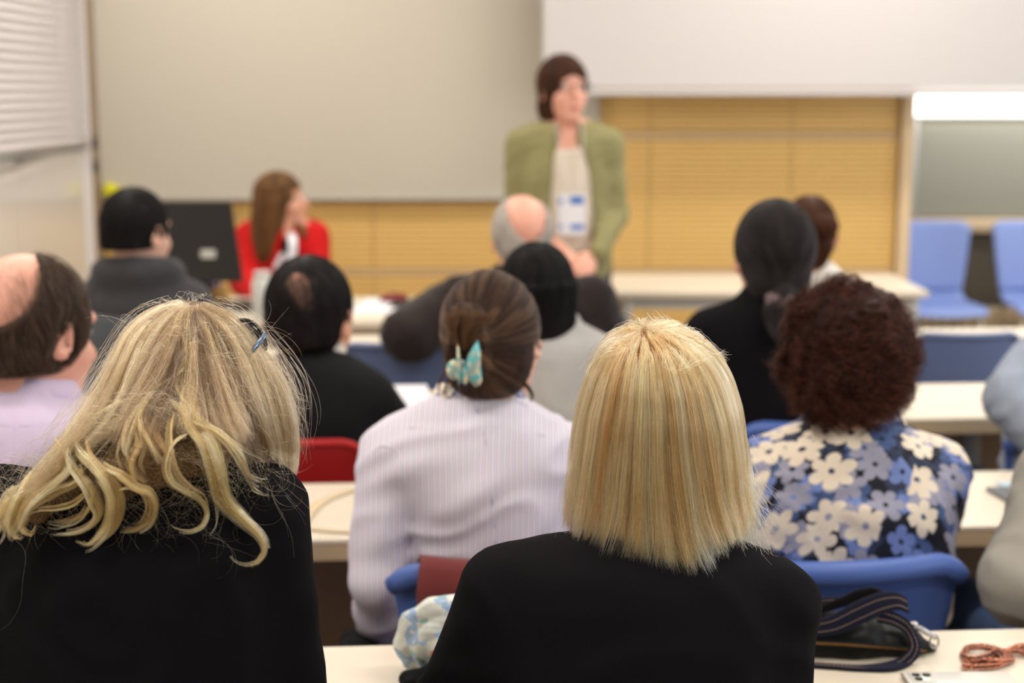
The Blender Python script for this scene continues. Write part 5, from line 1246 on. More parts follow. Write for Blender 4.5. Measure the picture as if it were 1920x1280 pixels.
fan = [  # crown outwards over the head, leftmost to rightmost
    [(340, 568), (290, 588), (250, 622), (226, 668), (205, 712), (180, 756), (150, 800), (112, 850), (72, 895), (35, 935), (8, 980), (-5, 1010)],
    [(345, 570), (300, 595), (262, 635), (238, 685), (215, 735), (190, 780), (160, 825), (120, 868), (80, 905), (48, 950), (30, 990), (38, 1012)],
    [(350, 572), (310, 600), (276, 645), (252, 700), (232, 745), (205, 788), (172, 822), (142, 852)],
    [(352, 574), (318, 610), (290, 660), (268, 705), (245, 745), (222, 785), (190, 815), (160, 845)],
    [(355, 575), (325, 620), (305, 665), (286, 710), (255, 750), (232, 795), (215, 840)],
    [(357, 576), (334, 625), (320, 670), (306, 715), (280, 755), (258, 800), (245, 850)],
    [(358, 577), (340, 630), (332, 680), (325, 725), (308, 770), (292, 815), (285, 860)],
    [(360, 577), (350, 630), (346, 685), (344, 735), (338, 785), (332, 830)],
    [(362, 577), (358, 635), (360, 690), (364, 745), (372, 795), (386, 835), (402, 870)],
    [(364, 577), (368, 635), (376, 695), (386, 750), (402, 800), (424, 838), (446, 866)],
    [(366, 576), (378, 635), (392, 695), (408, 750), (428, 800), (452, 840), (472, 868)],
    [(368, 576), (390, 630), (410, 690), (430, 750), (450, 800), (472, 845), (486, 872)],
    [(370, 575), (402, 625), (428, 685), (450, 745), (470, 800), (488, 845), (500, 876)],
    [(372, 574), (415, 620), (446, 675), (470, 740), (490, 795), (505, 840), (514, 878)],
    [(374, 573), (425, 612), (462, 665), (488, 725), (506, 785), (520, 840), (525, 884)],
    [(376, 572), (435, 606), (476, 655), (504, 715), (522, 775), (534, 830), (533, 888)],
    [(378, 571), (432, 600), (472, 652), (512, 708), (536, 765), (545, 825), (542, 880), (530, 895)],
    [(380, 571), (438, 602), (480, 656), (520, 710), (542, 768), (549, 828), (547, 876), (536, 892)]]
for k, g in enumerate(fan):
    for m in range(3):
        t_ = 0.40 + 0.16 * math.sin(k * 2.4 + m * 1.9) + (0.12 if k < 4 or k > 13 else -0.10)
        addl(wavylock(g, 260, 0.0125, k * 7 + m, off=0.000 + 0.005 * m, taper=0.75, frizz=0.30, start=0.55, jx=6 * (m - 1), s0=(0.0, 0.12, 0.35)[m], len_var=0.16, tone=t_))
for k, g in enumerate(fan):
    c_, t_ = wavylock(g, 110, 0.030, 900 + k, off=-0.004, taper=0.9, frizz=0.6, start=0.5, jx=10 * math.sin(k * 2.1), s0=0.5, len_var=0.4, sub=55, tone=0.72); addl((c_, t_))
NFAN = len(CS)
curls = [
    ([(352, 640), (350, 720), (362, 790), (388, 830), (404, 880), (418, 935), (452, 972), (484, 1003), (495, 1032), (480, 1055), (455, 1060), (436, 1050), (430, 1034)], 620, .0125, .80, 0.35),
    ([(392, 800), (362, 812), (328, 832), (313, 868), (320, 900), (346, 920), (374, 936), (388, 960), (380, 984), (356, 995), (328, 990), (315, 978)], 260, .006, .85, 0.3),
    ([(330, 760), (318, 800), (318, 850), (330, 890), (356, 915), (382, 930), (390, 955), (384, 980)], 130, .006, .7, 0.4),
    ([(100, 812), (129, 850), (140, 878), (164, 911), (178, 939), (187, 958), (178, 979), (152, 995), (122, 1000), (94, 998), (80, 988)], 330, .008, .75, 0.3),
    ([(140, 812), (150, 846), (178, 874), (201, 902), (213, 930), (213, 958), (206, 984), (187, 1010), (164, 1026), (145, 1021), (134, 1014)], 560, .0120, .8, 0.35),
    ([(160, 810), (168, 850), (192, 885), (215, 915), (222, 950), (212, 985), (192, 1008), (170, 1018), (152, 1010)], 300, .008, .65, 0.35),
    ([(180, 850), (199, 874), (230, 890), (258, 911), (281, 920), (290, 944), (281, 972), (258, 991), (230, 995), (215, 986)], 420, .0085, .72, 0.35),
    ([(208, 935), (222, 918), (245, 912), (268, 922), (278, 948), (268, 975), (248, 988)], 160, .006, .6, 0.4),
    ([(164, 803), (131, 832), (120, 857), (124, 878), (105, 897), (70, 920), (47, 944), (35, 974), (22, 1000), (34, 1012)], 560, .0130, .78, 0.35),
    ([(150, 870), (145, 900), (110, 915), (75, 935), (52, 955), (42, 985), (36, 1008)], 300, .009, .7, 0.35),
    ([(170, 890), (165, 918), (140, 942), (105, 953), (70, 956), (42, 966)], 150, .005, .85, 0.3),
    ([(172, 900), (176, 930), (160, 960), (128, 975), (98, 978), (75, 970)], 90, .006, .7, 0.6),
    ([(168, 905), (170, 935), (150, 968), (115, 985), (85, 985)], 70, .006, .7, 0.7),
    ([(250, 790), (262, 830), (248, 870), (262, 900), (290, 915)], 220, .009, .5, 0.5),
    ([(280, 740), (268, 790), (290, 830), (310, 870), (300, 905)], 220, .009, .55, 0.5),
    ([(300, 700), (285, 740), (262, 770), (240, 810), (232, 850), (250, 880)], 240, .010, .6, 0.45),
    ([(232, 700), (290, 742), (330, 760), (360, 790), (410, 812), (450, 850), (468, 892), (500, 905), (525, 900), (532, 882), (515, 870)], 120, .006, .85, 0.5),
    ([(345, 730), (385, 790), (430, 830), (455, 868), (480, 915), (512, 925), (528, 910)], 90, .006, .75, 0.6),
    ([(300, 720), (260, 745), (205, 765), (160, 800), (130, 840)], 170, .006, .85, 0.3),
    ([(380, 650), (330, 700), (270, 735), (215, 760), (178, 790), (150, 830)], 150, .005, .8, 0.3),
    ([(330, 600), (350, 660), (330, 720), (370, 780), (420, 820), (470, 850), (505, 868)], 90, .004, .9, 0.5),
    ([(40, 900), (20, 935), (6, 970), (-8, 1000), (-20, 1020)], 300, .012, .7, 0.35),
    ([(60, 880), (40, 920), (20, 960), (18, 990), (34, 1008), (48, 1000)], 260, .010, .75, 0.35),
    ([(35, 960), (42, 990), (60, 1000), (70, 985)], 150, .006, .6, 0.4),
    ([(398, 870), (402, 930), (405, 980), (392, 1010)], 30, .004, .8, 0.9)]
for k, (g, n_, w_, t_, fz) in enumerate(curls):
    addl(wavylock(g, int(n_ * 0.8), w_, 300 + k, off=0.010, taper=0.30, frizz=fz, start=0.35, npts=50, len_var=0.20, tone=t_ - 0.1, s0=0.35))
# tangled short curly hairs over the middle and the tips
NCURL = len(CS)
def messy(x0, x1, y0, y1, n_, ln=0.034, off=0.012, curl=0.16, seed=0, steps=22):
    r = np.random.RandomState(seed); Q = np.stack([r.uniform(x0, x1, n_), r.uniform(y0, y1, n_)], 1); P = drape(Q, 0.004) - np.array((0, 1, 0)) * r.uniform(0.001, off, (n_, 1))
    a = r.uniform(0, 6.28, n_); da = r.randn(n_) * curl + np.sign(r.randn(n_)) * 0.08; out = [P]
    for k in range(steps - 1):
        a = a + da; P = P + np.stack([np.cos(a), 0.25 * np.sin(a * 0.7), -np.sin(a) * 0.9 - 0.15], 1) * (ln / steps * 1.6); out.append(P)
    A = np.stack(out, 1); return [A[i] for i in range(n_)]
for i, (x0, x1, y0, y1, n_) in enumerate([(190, 400, 740, 860, 420), (30, 230, 850, 960, 170), (220, 420, 850, 950, 170), (400, 520, 840, 920, 90), (230, 500, 600, 800, 260), (300, 470, 950, 1020, 25), (0, 120, 880, 980, 80)]):
    addl(messy(x0, x1, y0, y1, n_, seed=40 + i, curl=0.16), 0.6, 0.2)
# flyaways round the outline
fp = surface_points(p.hairF, 420, ra, lambda c: (c[:, 2] > at(0, 800, 1.6)[2]) & (c[:, 1] < 1.68)); fl, _ = grow(FA, fp, strand_flow(at(366, 570, 1.58), 0.8), 24, 0.005, 0.004, wob=1.1, ww=50, seed=33, raw=True)
fl = fl + np.linspace(0, 1, 24)[None, :, None] ** 1.4 * (fl - p.H) * ra.uniform(0.02, 0.22, (420, 1, 1)); addl([fl[i, :ra.randint(8, 24)] for i in range(420)], 0.75, 0.15)
SM_ash = strand_mat('ash_strand', [srgb(52, 37, 26), srgb(104, 80, 54), srgb(166, 134, 92), srgb(226, 194, 144)], 0.26, tone=True)
SM_curl = strand_mat('golden_curl_strand', [srgb(84, 56, 32), srgb(152, 112, 66), srgb(204, 160, 100), srgb(238, 202, 144)], 0.26, tone=True)
strands_obj('hair_strands', CS[:NFAN], SM_ash, p.hairO, p.o, 0.00013, tone=TN[:NFAN])
strands_obj('curls', CS[NFAN:NCURL], SM_curl, p.hairO, p.o, 0.00013, tone=TN[NFAN:NCURL])
strands_obj('flyaway_hairs', CS[NCURL:], SM_curl, p.hairO, p.o, 0.00009, tone=TN[NCURL:])

# sunglasses pushed up on her hair
c0 = at(462, 632, 1.60); sg = empty('sunglasses', tuple(c0), 'dark sunglasses pushed up on the wavy blonde hair', 'sunglasses')
M['lens'] = plain('dark_lens', srgb(18, 14, 14), 0.06, spec=0.8); M['blue_metal'] = plain('blue_grey_temple', srgb(98, 118, 146), 0.25, 0.6, var=0.3, nscale=300)
def lens_plate(pts2, Yl, tilt=0.0):
    """a bulging dark lens from its outline"""
    bm = bmesh.new(); L = [at(x, y, Yl + tilt * (x - pts2[0][0])) - c0 for x, y in pts2]; L = list(spline(np.array(L + L[:1]), 40)[:-1]); cc = np.mean(L, 0); n = len(L); rings = []
    for f_, d_ in ((1.0, 0.0), (0.75, -0.0022), (0.45, -0.0034), (0.15, -0.0038)): rings.append([bm.verts.new(cc + (q - cc) * f_ + np.array((0, d_, 0))) for q in L])
    back = [bm.verts.new(q + np.array((0, 0.0022, 0))) for q in L]
    for a_, b_ in zip(rings, rings[1:]):
        for i in range(n): bm.faces.new((a_[i], a_[(i + 1) % n], b_[(i + 1) % n], b_[i]))
    bm.faces.new(rings[-1]); bm.faces.new(back)
    for i in range(n): bm.faces.new((rings[0][(i + 1) % n], rings[0][i], back[i], back[(i + 1) % n]))
    bmesh.ops.recalc_face_normals(bm, faces=bm.faces); return obj('lens', bm, M['lens'], sg)
lens_plate([(446, 606), (462, 603), (478, 612), (489, 627), (496, 648), (494, 660), (480, 652), (466, 640), (454, 624)], 1.572)
lens_plate([(408, 592), (420, 588), (436, 594), (446, 604), (438, 612), (420, 608)], 1.60)
rimp = [at(x, y, 1.566) - c0 for x, y in ((438, 606), (450, 600), (468, 602), (482, 612), (492, 626), (498, 642), (497, 656))]
obj('rim', tube(bmesh.new(), spline(rimp, 20), 0.0022, 8), M['black_plastic'], sg)
a, b = at(498, 625, 1.555) - c0, at(474, 657, 1.54) - c0; bm = bmesh.new()
tube(bm, [a, a * .5 + b * .5, b, b + (b - a) * 0.8 + np.array((0, 0.02, -0.004))], [0.004, 0.0038, 0.0032, 0.002], 8, sy=0.5); obj('temple', bm, M['blue_metal'], sg)
# ================================================================== things on the desks
def fobj_root(name, F, mat, c, label, cat, it=2, group=None):
    o = field_obj(name, F, mat, None, c, it); o.location = tuple(c); return tag(o, label, cat, group)
# maroon cloth over the blue chair back
ce_ = CH2; cl = None
bm = bmesh.new(); nx, V = 26, {}
sec = [(-0.322, 0.50), (-0.322, 0.56), (-0.320, 0.64), (-0.318, 0.72), (-0.316, 0.775), (-0.308, 0.806), (-0.290, 0.818), (-0.262, 0.816), (-0.242, 0.800), (-0.236, 0.76), (-0.232, 0.70), (-0.226, 0.64)]
for i in range(nx + 1):
    x = -0.172 + 0.33 * i / nx; cv = 0.055 * (x / 0.215) ** 2
    for j, (y, z) in enumerate(sec):
        V[i, j] = bm.verts.new((x + 0.003 * math.sin(j * 1.3), y + cv * (1 if j < 12 else .4) + 0.003 * math.sin(x * 60 + j * 0.7) * (j < 5), z))
for i in range(nx):
    for j in range(len(sec) - 1): bm.faces.new((V[i, j], V[i + 1, j], V[i + 1, j + 1], V[i, j + 1]))
bmesh.ops.recalc_face_normals(bm, faces=bm.faces); r_ = bmesh.ops.solidify(bm, geom=bm.faces[:], thickness=0.004)
o = obj('draped_cloth', bm, fabric('maroon_cloth', srgb(104, 44, 44), 0.9, 500), None); o.location = ce_.location; o.rotation_euler = ce_.rotation_euler
tag(o, 'maroon cloth draped over the back of a blue chair', 'cloth')

# pastel scarf bundle
c = on_z(812, 1262, DZ); c = np.array((c[0], c[1] + 0.01, DZ)); Y = c[1]
G = Field(c + np.array((-0.10, -0.09, 0.0)), c + np.array((0.13, 0.10, 0.16)), 0.0032)
def g_(x, y, dy=0.0): return at(x, y, Y + dy)
G.chain([g_(775, 1232), g_(768, 1205), g_(782, 1170), g_(812, 1148), g_(842, 1142), g_(872, 1150)], [.017, .021, .022, .021, .020, .020], 0.004)
G.chain([g_(800, 1236, -.015), g_(796, 1210, -.02), g_(812, 1185, -.02), g_(845, 1165, -.018), g_(880, 1160, -.01)], [.015, .018, .017, .013, .012], 0.004)
G.chain([g_(822, 1236, -.02), g_(828, 1212, -.026), g_(850, 1192, -.024), g_(880, 1190, -.01)], [.016, .020, .018, .014], 0.004)
G.chain([g_(830, 1238, .01), g_(860, 1225, .01), g_(900, 1215, .01)], [.026, .03, .03], 0.01); G.wrinkle(0.0022, 120, 5)
def scarf_mat():
    t = NT('pastel_scarf_print'); o = t.coord('Object'); vo = t.add('ShaderNodeTexVoronoi'); t.link(o, vo.inputs['Vector']); vo.inputs['Scale'].default_value = 52; vo.inputs['Randomness'].default_value = 1
    s_ = t.add('ShaderNodeSeparateColor'); t.link(vo.outputs['Color'], s_.inputs[0])
    c1 = t.ramp(s_.outputs[0], [(0, srgb(218, 222, 216)), (0.34, srgb(218, 222, 216)), (0.46, srgb(150, 178, 214)), (0.72, srgb(170, 196, 226)), (0.78, srgb(150, 188, 182)), (0.92, srgb(160, 196, 190)), (0.96, srgb(222, 130, 118))])
    f = t.noise(o, 60, 3); c2 = t.mix(t.math('GREATER_THAN', f, 0.60), c1, srgb(226, 228, 226)); t.link(c2, t.b.inputs['Base Color']); t.b.inputs['Roughness'].default_value = 0.8
    t.bump(t.noise(o, 500, 2), 0.2, 0.001); return t.m
fobj_root('scarf', G, scarf_mat(), c, 'pastel blue and cream printed scarf bundled on the bench by the bob-haired woman', 'scarf', 1)
c = on_z(796, 1286, DZ); G = Field(c + np.array((-0.05, -0.06, 0.0)), c + np.array((0.07, 0.05, 0.05)), 0.003)
for a_, b_, r1 in ((( -.022, 0, .010), (.03, 0.01, .012), .012), ((-.02, -.012, .008), (.01, .01, .018), .010), ((0, -.02, .009), (.045, -.01, .010), .010)): G.cone(c + np.array(a_), c + np.array(b_), r1, r1, 0.003)
G.wrinkle(0.0012, 160, 9); fobj_root('black_pouch', G, M['black_cloth'], c, 'crumpled black cloth pouch under the pastel scarf', 'pouch', 1)

# handbag
def dpt(px, py, z=DZ): return on_z(px, py, z)
c = dpt(1620, 1240); c = np.array((c[0], c[1] + 0.02, DZ)); M['leather'] = plain('black_leather', srgb(9, 9, 11), 0.38, var=0.15, nscale=30, bump=0.25, bscale=420, spec=0.22)
bag = empty('handbag', tuple(c), 'black leather handbag with stitched navy straps beside the copper chain', 'handbag')
Y = c[1] + 0.02; G = Field(c + np.array((-0.14, -0.07, 0.0)), c + np.array((0.13, 0.10, 0.11)), 0.0035)
G.chain([at(1470, 1200, Y), at(1600, 1200, Y), at(1690, 1208, Y), at(1742, 1220, Y)], [.034, .034, .026, .010], 0.02)
G.chain([at(1470, 1226, Y), at(1640, 1228, Y), at(1745, 1228, Y)], [.020, .020, .009], 0.015); G.cone(at(1500, 1175, Y + .02), at(1660, 1180, Y + .02), .022, .014, 0.02); G.wrinkle(0.0014, 55, 6)
G.half((0, 0, DZ + 0.001), (0, 0, -1)); field_obj('bag_body', G, M['leather'], bag, c, 2)
M['brass'] = plain('brass_zip', srgb(176, 132, 76), 0.35, 0.8, var=0.25, nscale=500); M['navy_web'] = fabric('navy_webbing', srgb(22, 25, 46), 0.85, 1400, 0.02)
def snap_front(F, px, py, off=0.001):
    u = (px - 960) / FPX; v = (640 - py) / FPX; cc, ss = math.cos(PITCH), math.sin(PITCH); D = np.array((u, cc + v * ss, -ss + v * cc)); D = D / D[1]
    ys = np.arange(Y - 0.08, Y + 0.08, 0.0015); P = CAMP + D * ys[:, None]; f = F.sample(P); k = np.argmax(f < off) if (f < off).any() else f.argmin(); return P[k]
zp = [snap_front(G, x, y) for x, y in zip(np.linspace(1512, 1735, 30), np.interp(np.linspace(1512, 1735, 30), [1512, 1600, 1735], [1203, 1208, 1219]))]; zp = np.array(zp)
obj('zip_tape', tube(bmesh.new(), zp - c, 0.0040, 8, sy=0.9), M['black_cloth'], bag)
teeth = bmesh.new()
for i in range(75):
    q = zp[0] + (zp[-1] - zp[0]) * 0; t_ = i / 74 * (len(zp) - 1); k = min(len(zp) - 2, int(t_)); q = zp[k] + (zp[k + 1] - zp[k]) * (t_ - k); box(teeth, tuple(q - c + np.array((0, -0.0038, 0.0006))), (0.0011, 0.0018, 0.0032 if i % 2 else 0.0026))
o = obj('zip_teeth', teeth, M['brass'], bag, smooth=False); o['kind'] = 'stuff'
def strap(up, lo, ys, name='strap', mat=None, th=0.0016, stitch=True, n=40):
    """webbing between an upper and a lower edge, both in picture points, at depths ys; stitched along both edges"""
    def pt(x, y, d):
        q = at(x, y, Y + d); return q if q[2] > DZ + 0.004 else on_z(x, y, DZ + 0.004)
    U = spline([pt(x, y, d) for (x, y), d in zip(up, ys)], n) - c; L_ = spline([pt(x, y, d) for (x, y), d in zip(lo, ys)], n) - c
    bm = bmesh.new(); V = {}; W = 4
    T = np.gradient((U + L_) / 2, axis=0); N_ = np.cross(T, U - L_); N_ /= np.linalg.norm(N_, axis=1)[:, None] + 1e-9
    for i in range(n):
        for j in range(W + 1):
            q = U[i] * (1 - j / W) + L_[i] * (j / W)
            for s_ in (0, 1): V[i, j, s_] = bm.verts.new(q + N_[i] * th * (s_ - 0.5) * 2)
    for i in range(n - 1):
        for j in range(W):
            bm.faces.new((V[i, j, 0], V[i + 1, j, 0], V[i + 1, j + 1, 0], V[i, j + 1, 0])); bm.faces.new((V[i, j, 1], V[i, j + 1, 1], V[i + 1, j + 1, 1], V[i + 1, j, 1]))
        bm.faces.new((V[i, 0, 0], V[i, 0, 1], V[i + 1, 0, 1], V[i + 1, 0, 0])); bm.faces.new((V[i, W, 0], V[i + 1, W, 0], V[i + 1, W, 1], V[i, W, 1]))
    for i in (0, n - 1):
        for j in range(W): bm.faces.new((V[i, j, 0], V[i, j + 1, 0], V[i, j + 1, 1], V[i, j, 1]))
    bmesh.ops.recalc_face_normals(bm, faces=bm.faces); so = obj(name, bm, mat or M['navy_web'], bag)
    if stitch:
        sb_ = bmesh.new()
        for fr_ in (0.28, 0.72):
            line = spline(U * (1 - fr_) + L_ * fr_, 140); nn = spline(N_, 140); nn /= np.linalg.norm(nn, axis=1)[:, None]
            for s_ in (-1, 1):
                for i in range(0, 137, 3):
                    tube(sb_, [line[i] + nn[i] * s_ * (th + 0.0003), line[i + 2] + nn[i + 2] * s_ * (th + 0.0003)], 0.00042, 4)
        ob = obj('stitching', sb_, M['thread'], so); ob['kind'] = 'stuff'
    return so
M['thread'] = plain('tan_thread', srgb(196, 164, 140), 0.7)
strap([(1470, 1172), (1517, 1163), (1556, 1154), (1599, 1131), (1645, 1112), (1680, 1110), (1700, 1120)], [(1470, 1200), (1515, 1194), (1567, 1189), (1614, 1170), (1653, 1152), (1682, 1143), (1704, 1150)], [-.045, -.045, -.045, -.043, -.040, -.035, -.028])
strap([(1500, 1148), (1525, 1140), (1575, 1120), (1606, 1106), (1634, 1101), (1655, 1108), (1668, 1122)], [(1500, 1160), (1530, 1152), (1578, 1138), (1608, 1130), (1636, 1122), (1652, 1128), (1664, 1140)], [.0, .0, .0, .0, .0, -.01, -.02], mat=M['black_cloth'], stitch=False)
strap([(1500, 1135), (1520, 1126), (1545, 1120), (1580, 1118), (1606, 1112)], [(1500, 1158), (1520, 1146), (1548, 1136), (1582, 1130), (1608, 1124)], [.02, .02, .02, .015, .01])
strap([(1650, 1140), (1677, 1147), (1704, 1163), (1720, 1190), (1727, 1215), (1713, 1242), (1677, 1255), (1614, 1255), (1556, 1251), (1500, 1247)], [(1645, 1166), (1672, 1172), (1694, 1184), (1704, 1198), (1705, 1214), (1692, 1229), (1661, 1242), (1612, 1247), (1556, 1244), (1500, 1240)], [-.030, -.032, -.034, -.042, -.046, -.050, -.052, -.052, -.052, -.05], n=60)
# clasp and ring
obj('clasp', tube(bmesh.new(), spline([at(1706, 1168, Y - .02) - c, at(1722, 1176, Y - .02) - c, at(1742, 1188, Y - .018) - c, at(1754, 1196, Y - .015) - c], 14), [0.0030] * 5 + [0.0042] * 5 + [0.0028] * 4, 10), M['steel'], bag)
ringp = [at(1752 + 8 * math.cos(a), 1202 + 13 * math.sin(a), Y - .012) - c for a in np.linspace(0, 2 * PI, 24, endpoint=False)]
obj('ring', tube(bmesh.new(), ringp, 0.0015, 8, closed=True), M['steel'], bag)
obj('swivel', lathe(bmesh.new(), [(0.004, -0.004), (0.0055, -0.002), (0.0055, 0.002), (0.004, 0.004)], tuple(at(1714, 1171, Y - .022) - c), 12), M['steel'], bag)
obj('copper_buckle', tube(bmesh.new(), [at(x, y, Y - .05) - c for x, y in ((1502, 1222), (1510, 1236), (1503, 1240))], 0.0016, 8), plain('copper', srgb(190, 112, 84), 0.3, 0.9), bag)

# copper and black chain
cp = plain('rose_copper', srgb(206, 134, 106), 0.25, 0.9, var=0.1, nscale=300)
path2 = [(1960, 1218), (1915, 1212), (1885, 1222), (1862, 1216), (1835, 1212), (1812, 1216), (1806, 1228), (1822, 1236), (1852, 1230), (1868, 1222), (1882, 1232), (1872, 1246), (1842, 1250), (1814, 1249), (1812, 1241), (1838, 1237), (1868, 1240), (1896, 1236), (1890, 1224), (1905, 1218), (1935, 1228), (1965, 1230)]
P3 = spline([on_z(x, y, DZ + 0.005 + 0.004 * (i % 3 == 1)) for i, (x, y) in enumerate(path2)], 400); Lc = np.r_[0, np.cumsum(np.linalg.norm(np.diff(P3, axis=0), axis=1))]
nl = int(Lc[-1] / 0.0046); P4 = np.stack([np.interp(np.linspace(0, Lc[-1], nl), Lc, P3[:, i]) for i in range(3)], 1); c = P4.mean(0); c[2] = DZ
ch = empty('chain_necklace', tuple(c), 'twisted rose-copper and black chain heaped by the white phone', 'chain'); lm = None
T, N_, B_ = frames(P4)
for i in range(nl):
    if lm is None:
        bm = bmesh.new(); ring = [(0.0060 * math.cos(a), 0.0044 * math.sin(a), 0.0) for a in np.linspace(0, 2 * PI, 14, endpoint=False)]; tube(bm, ring, 0.0011, 6, closed=True)
        lm = bpy.data.meshes.new('link'); bm.to_mesh(lm); bm.free(); lm.shade_smooth(); lm.materials.append(cp)
    o = bpy.data.objects.new('link', lm); root_col.objects.link(o); o.parent = ch; a = 0.7 + (i % 2) * 1.3
    t_, n_, b_ = T[i], N_[i] * math.cos(a) + B_[i] * math.sin(a), -N_[i] * math.sin(a) + B_[i] * math.cos(a)
    o.matrix_basis = Matrix([[t_[k], n_[k], b_[k], (P4[i] - c)[k]] for k in range(3)] + [[0, 0, 0, 1]])
obj('black_cord', tube(bmesh.new(), P4 - c + N_ * 0.0, 0.0028, 6), M['black_plastic'], ch)

# white phone lying on its face
a, b = on_z(1692, 1258, DZ + 0.008), on_z(1886, 1257, DZ + 0.008); d = (b - a)[:2]; rz = math.atan2(d[1], d[0]); L_ = 0.147; k = np.array((math.cos(rz), math.sin(rz))); pn = np.array((-k[1], k[0]))
ctr = a[:2] + k * (np.linalg.norm(d) / 2) - pn * 0.0355; ph = empty('phone', (ctr[0], ctr[1], DZ), 'white phone lying face down at the near edge of the bench', 'phone', rotz=rz)
bm = bmesh.new(); box(bm, (0, 0, 0.0042), (np.linalg.norm(d) + 0.004, 0.071, 0.0080), bevel=0.0036, seg=4); obj('phone_body', bm, plain('pearl_white_glass', srgb(226, 224, 218), 0.15, var=0.01, coat=0.3), ph)
obj('side_frame', bx((0, 0, 0.0042), (np.linalg.norm(d) + 0.0052, 0.0722, 0.0036), bevel=0.0016, seg=3), plain('silver_frame', srgb(170, 168, 160), 0.25, 0.8), ph)
x0 = -np.linalg.norm(d) / 2 + 0.020; cbp = obj('camera_plate', bx((x0, 0.012, 0.0088), (0.030, 0.032, 0.0018), bevel=0.0008, seg=3), plain('camera_plate_white', srgb(214, 214, 206), 0.12), ph)
for dx, dy in ((-0.007, 0.006), (0.007, 0.006), (-0.007, -0.008)): obj('lens', lathe(bmesh.new(), [(0.0052, 0), (0.0056, 0.0010), (0.0044, 0.0012), (0.0042, 0.0008)], (x0 + dx, 0.012 + dy, 0.0096), 16), plain('camera_lens', srgb(16, 34, 26), 0.08), cbp)

# second bench: tablet, leaflet and a flat beige ring
def slab(name, corners, th, mat, label, cat, z, bevel=0.002, parent=None):
    P = [on_z(x, y, z) for x, y in corners]; cc = np.mean(P, 0); cc[2] = z; bm = bmesh.new(); lo = [bm.verts.new(q - cc) for q in P]; hi = [bm.verts.new(q - cc + np.array((0, 0, th))) for q in P]
    bm.faces.new(lo[::-1]); bm.faces.new(hi); n = len(P)
    for i in range(n): bm.faces.new((lo[i], lo[(i + 1) % n], hi[(i + 1) % n], hi[i]))
    bmesh.ops.recalc_face_normals(bm, faces=bm.faces)
    if bevel: bmesh.ops.bevel(bm, geom=bm.edges[:], offset=bevel, segments=2, affect='EDGES')
    o = obj(name, bm, mat, parent, smooth=False); o.location = tuple(cc)
    if parent is None: tag(o, label, cat)
    return o
tb_ = slab('tablet', [(1848, 920), (1900, 950), (1990, 948), (1940, 916)], 0.008, plain('grey_tablet', srgb(120, 122, 128), 0.3, 0.3), 'thin grey tablet lying on the second bench near the grey-beige sleeve', 'tablet', DZ, 0.001)
slab('leaflet', [(1866, 905), (1880, 914), (1950, 914), (1930, 904)], 0.003, plain('pale_blue_paper', srgb(176, 196, 208), 0.7), 'pale blue leaflet behind the grey tablet', 'leaflet', DZ, 0.0)
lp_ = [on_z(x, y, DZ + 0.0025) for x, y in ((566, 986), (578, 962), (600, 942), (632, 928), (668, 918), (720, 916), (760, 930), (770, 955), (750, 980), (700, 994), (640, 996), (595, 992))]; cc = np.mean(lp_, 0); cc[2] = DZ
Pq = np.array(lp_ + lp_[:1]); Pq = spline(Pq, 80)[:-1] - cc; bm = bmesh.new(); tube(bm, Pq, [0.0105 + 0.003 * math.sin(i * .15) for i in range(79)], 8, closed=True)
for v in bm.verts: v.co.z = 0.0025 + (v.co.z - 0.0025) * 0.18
o = obj('cloth_tape', bm, fabric('matt_beige', srgb(206, 186, 154), 0.9, 500), None); o.location = tuple(cc); tag(o, 'flat beige tape looped on the bench beside the striped sleeve', 'tape')  # flattened beige tube forming an oval ring on the benchtop
# third bench: loose papers
slab('paper_sheet', [(706, 748), (720, 800), (830, 800), (812, 748)], 0.003, M['paper'], 'lower white paper sheet on the third bench beside the black jacket', 'paper', DZ, 0.0)
slab('paper_sheet', [(706, 727), (708, 752), (806, 754), (800, 726)], 0.007, M['paper'], 'upper white paper stack on the third bench before the slate blue chair', 'paper', DZ, 0.0)
# black folded jacket on the lap of the striped woman
c = at(676, 1218, 2.36); G = Field(c - np.array((0.07, 0.12, 0.07)), c + np.array((0.09, 0.16, 0.06)), 0.005); G.ell(c, (0.040, 0.10, 0.030), None, 0); G.ell(c + np.array((0.02, 0.03, -0.012)), (0.045, 0.09, 0.03), None, 0.02); G.wrinkle(0.003, 70, 3)
fobj_root('folded_jacket', G, M['black_cloth'], c, 'black folded garment tucked under the striped sleeve by her jeans', 'jacket', 1)

# lecturer's desk: monitor, pen pot, jug, papers
Ym = 5.30; c = at(380, 560, Ym); c[2] = 0.74
mo = empty('monitor', tuple(c), 'black flat monitor seen from behind on the lecturer desk', 'monitor')
def mslab(cor, th, dy=0.0):
    P = [at(x, y, Ym + dy) for x, y in cor]; bm = bmesh.new(); f = [bm.verts.new(q - c) for q in P]; b = [bm.verts.new(q - c + np.array((0, th, 0))) for q in P]; n = len(P)
    bm.faces.new(f); bm.faces.new(b[::-1])
    for i in range(n): bm.faces.new((f[(i + 1) % n], f[i], b[i], b[(i + 1) % n]))
    bmesh.ops.recalc_face_normals(bm, faces=bm.faces); bmesh.ops.bevel(bm, geom=bm.edges[:], offset=0.004, segments=2, affect='EDGES'); return bm
obj('back_shell', mslab([(298, 379), (432, 379), (455, 529), (306, 529)], 0.03), M['black_plastic'], mo, smooth=False)
obj('screen', mslab([(302, 384), (429, 384), (450, 524), (310, 524)], 0.004, 0.031), M['lens'], mo, smooth=False)
obj('stand_neck', bx((0.0, 0.03, 0.07), (0.05, 0.02, 0.13), bevel=0.004), M['black_plastic'], mo); obj('stand_base', bx((0.0, 0.03, 0.008), (0.20, 0.16, 0.014), bevel=0.005), M['black_plastic'], mo)
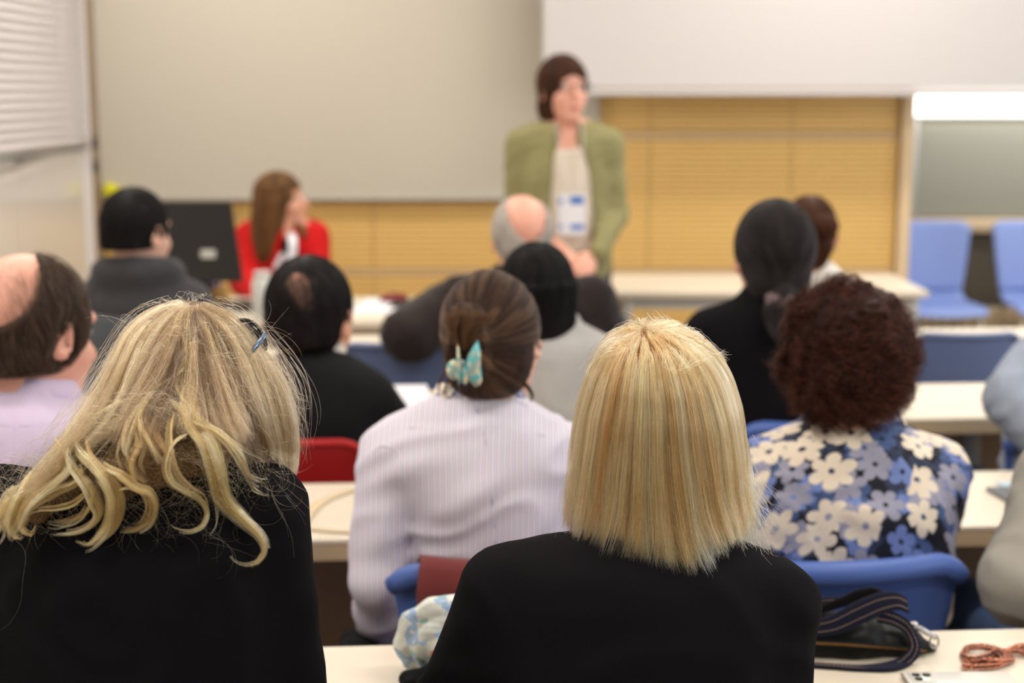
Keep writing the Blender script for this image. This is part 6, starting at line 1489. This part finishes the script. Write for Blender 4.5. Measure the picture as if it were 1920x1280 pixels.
pc = at(390, 476, Ym - 0.002) - c; obj('badge_plate', bx(tuple(pc), (0.052, 0.004, 0.030), bevel=0.0018), M['plaque'], mo)
c = on_z(404, 570, DZ); pp = empty('pen_pot', tuple(c), 'round tan pot holding blue pens under the monitor', 'pen pot')
obj('pot', lathe(bmesh.new(), [(0.040, 0.0), (0.046, 0.01), (0.048, 0.060), (0.046, 0.066), (0.042, 0.066), (0.040, 0.012)], (0, 0, 0), 24), plain('tan_wicker', srgb(176, 134, 72), 0.7, var=0.2, nscale=80), pp)
for i, (dx, dy, lx) in enumerate(((-.012, 0, -.01), (.008, .01, .008), (0, -.01, -.002))):
    obj('pen', tube(bmesh.new(), [(dx, dy, 0.014), (dx + lx, dy, 0.13)], [0.007, 0.0065], 10), plain('blue_pen', srgb(36, 62, 150), 0.4), pp)
c = on_z(494, 597, DZ); jg = empty('thermos_jug', tuple(c), 'tall white thermos jug between the monitor and the dark-haired man', 'jug')
hj = at(494, 508, c[1])[2] - DZ
obj('jug_body', lathe(bmesh.new(), [(0.034, 0), (0.037, 0.008), (0.037, hj * 0.78), (0.030, hj * 0.86), (0.028, hj * 0.88)], (0, 0, 0), 24), plain('white_enamel', srgb(206, 208, 204), 0.3), jg)
obj('jug_cap', lathe(bmesh.new(), [(0.029, hj * 0.88), (0.030, hj * 0.90), (0.030, hj * 0.98), (0.026, hj)], (0, 0, 0), 24), plain('grey_cap', srgb(196, 186, 184), 0.4), jg)
obj('handle', tube(bmesh.new(), spline([(0.034, 0, hj * .3), (0.066, 0, hj * .36), (0.066, 0, hj * .66), (0.034, 0, hj * .72)], 14), 0.006, 8), jg.children[0].data.materials[0], jg)
kb = slab('keyboard', [(436, 586), (446, 570), (520, 570), (520, 586)], 0.02, M['black_plastic'], 'small dark keyboard on the lecturer desk in front of the red blazer', 'keyboard', DZ, 0.003)
slab('paper_sheet', [(655, 588), (690, 562), (742, 562), (770, 586)], 0.006, M['paper'], 'white papers spread on the lecturer desk by the dark red purse', 'paper', DZ, 0.0)
c = on_z(742, 568, DZ); G = Field(c - np.array((0.08, 0.05, 0.0)), c + np.array((0.08, 0.05, 0.06)), 0.004); G.ell(c + np.array((-0.005, 0, 0.018)), (0.050, 0.028, 0.019), None, 0); G.cone(c + np.array((-0.05, 0, 0.010)), c + np.array((0.03, 0, 0.014)), 0.010, 0.014, 0.01)
fobj_root('purse', G, plain('dark_red_leather', srgb(120, 24, 30), 0.45), c, 'small dark red purse on the lecturer desk', 'purse', 1)
slab('notebook', [(728, 580), (742, 568), (800, 568), (800, 580)], 0.014, M['black_plastic'], 'thin black notebook on the lecturer desk near the coat elbow', 'notebook', DZ, 0.002)
bpy.context.view_layer.update()
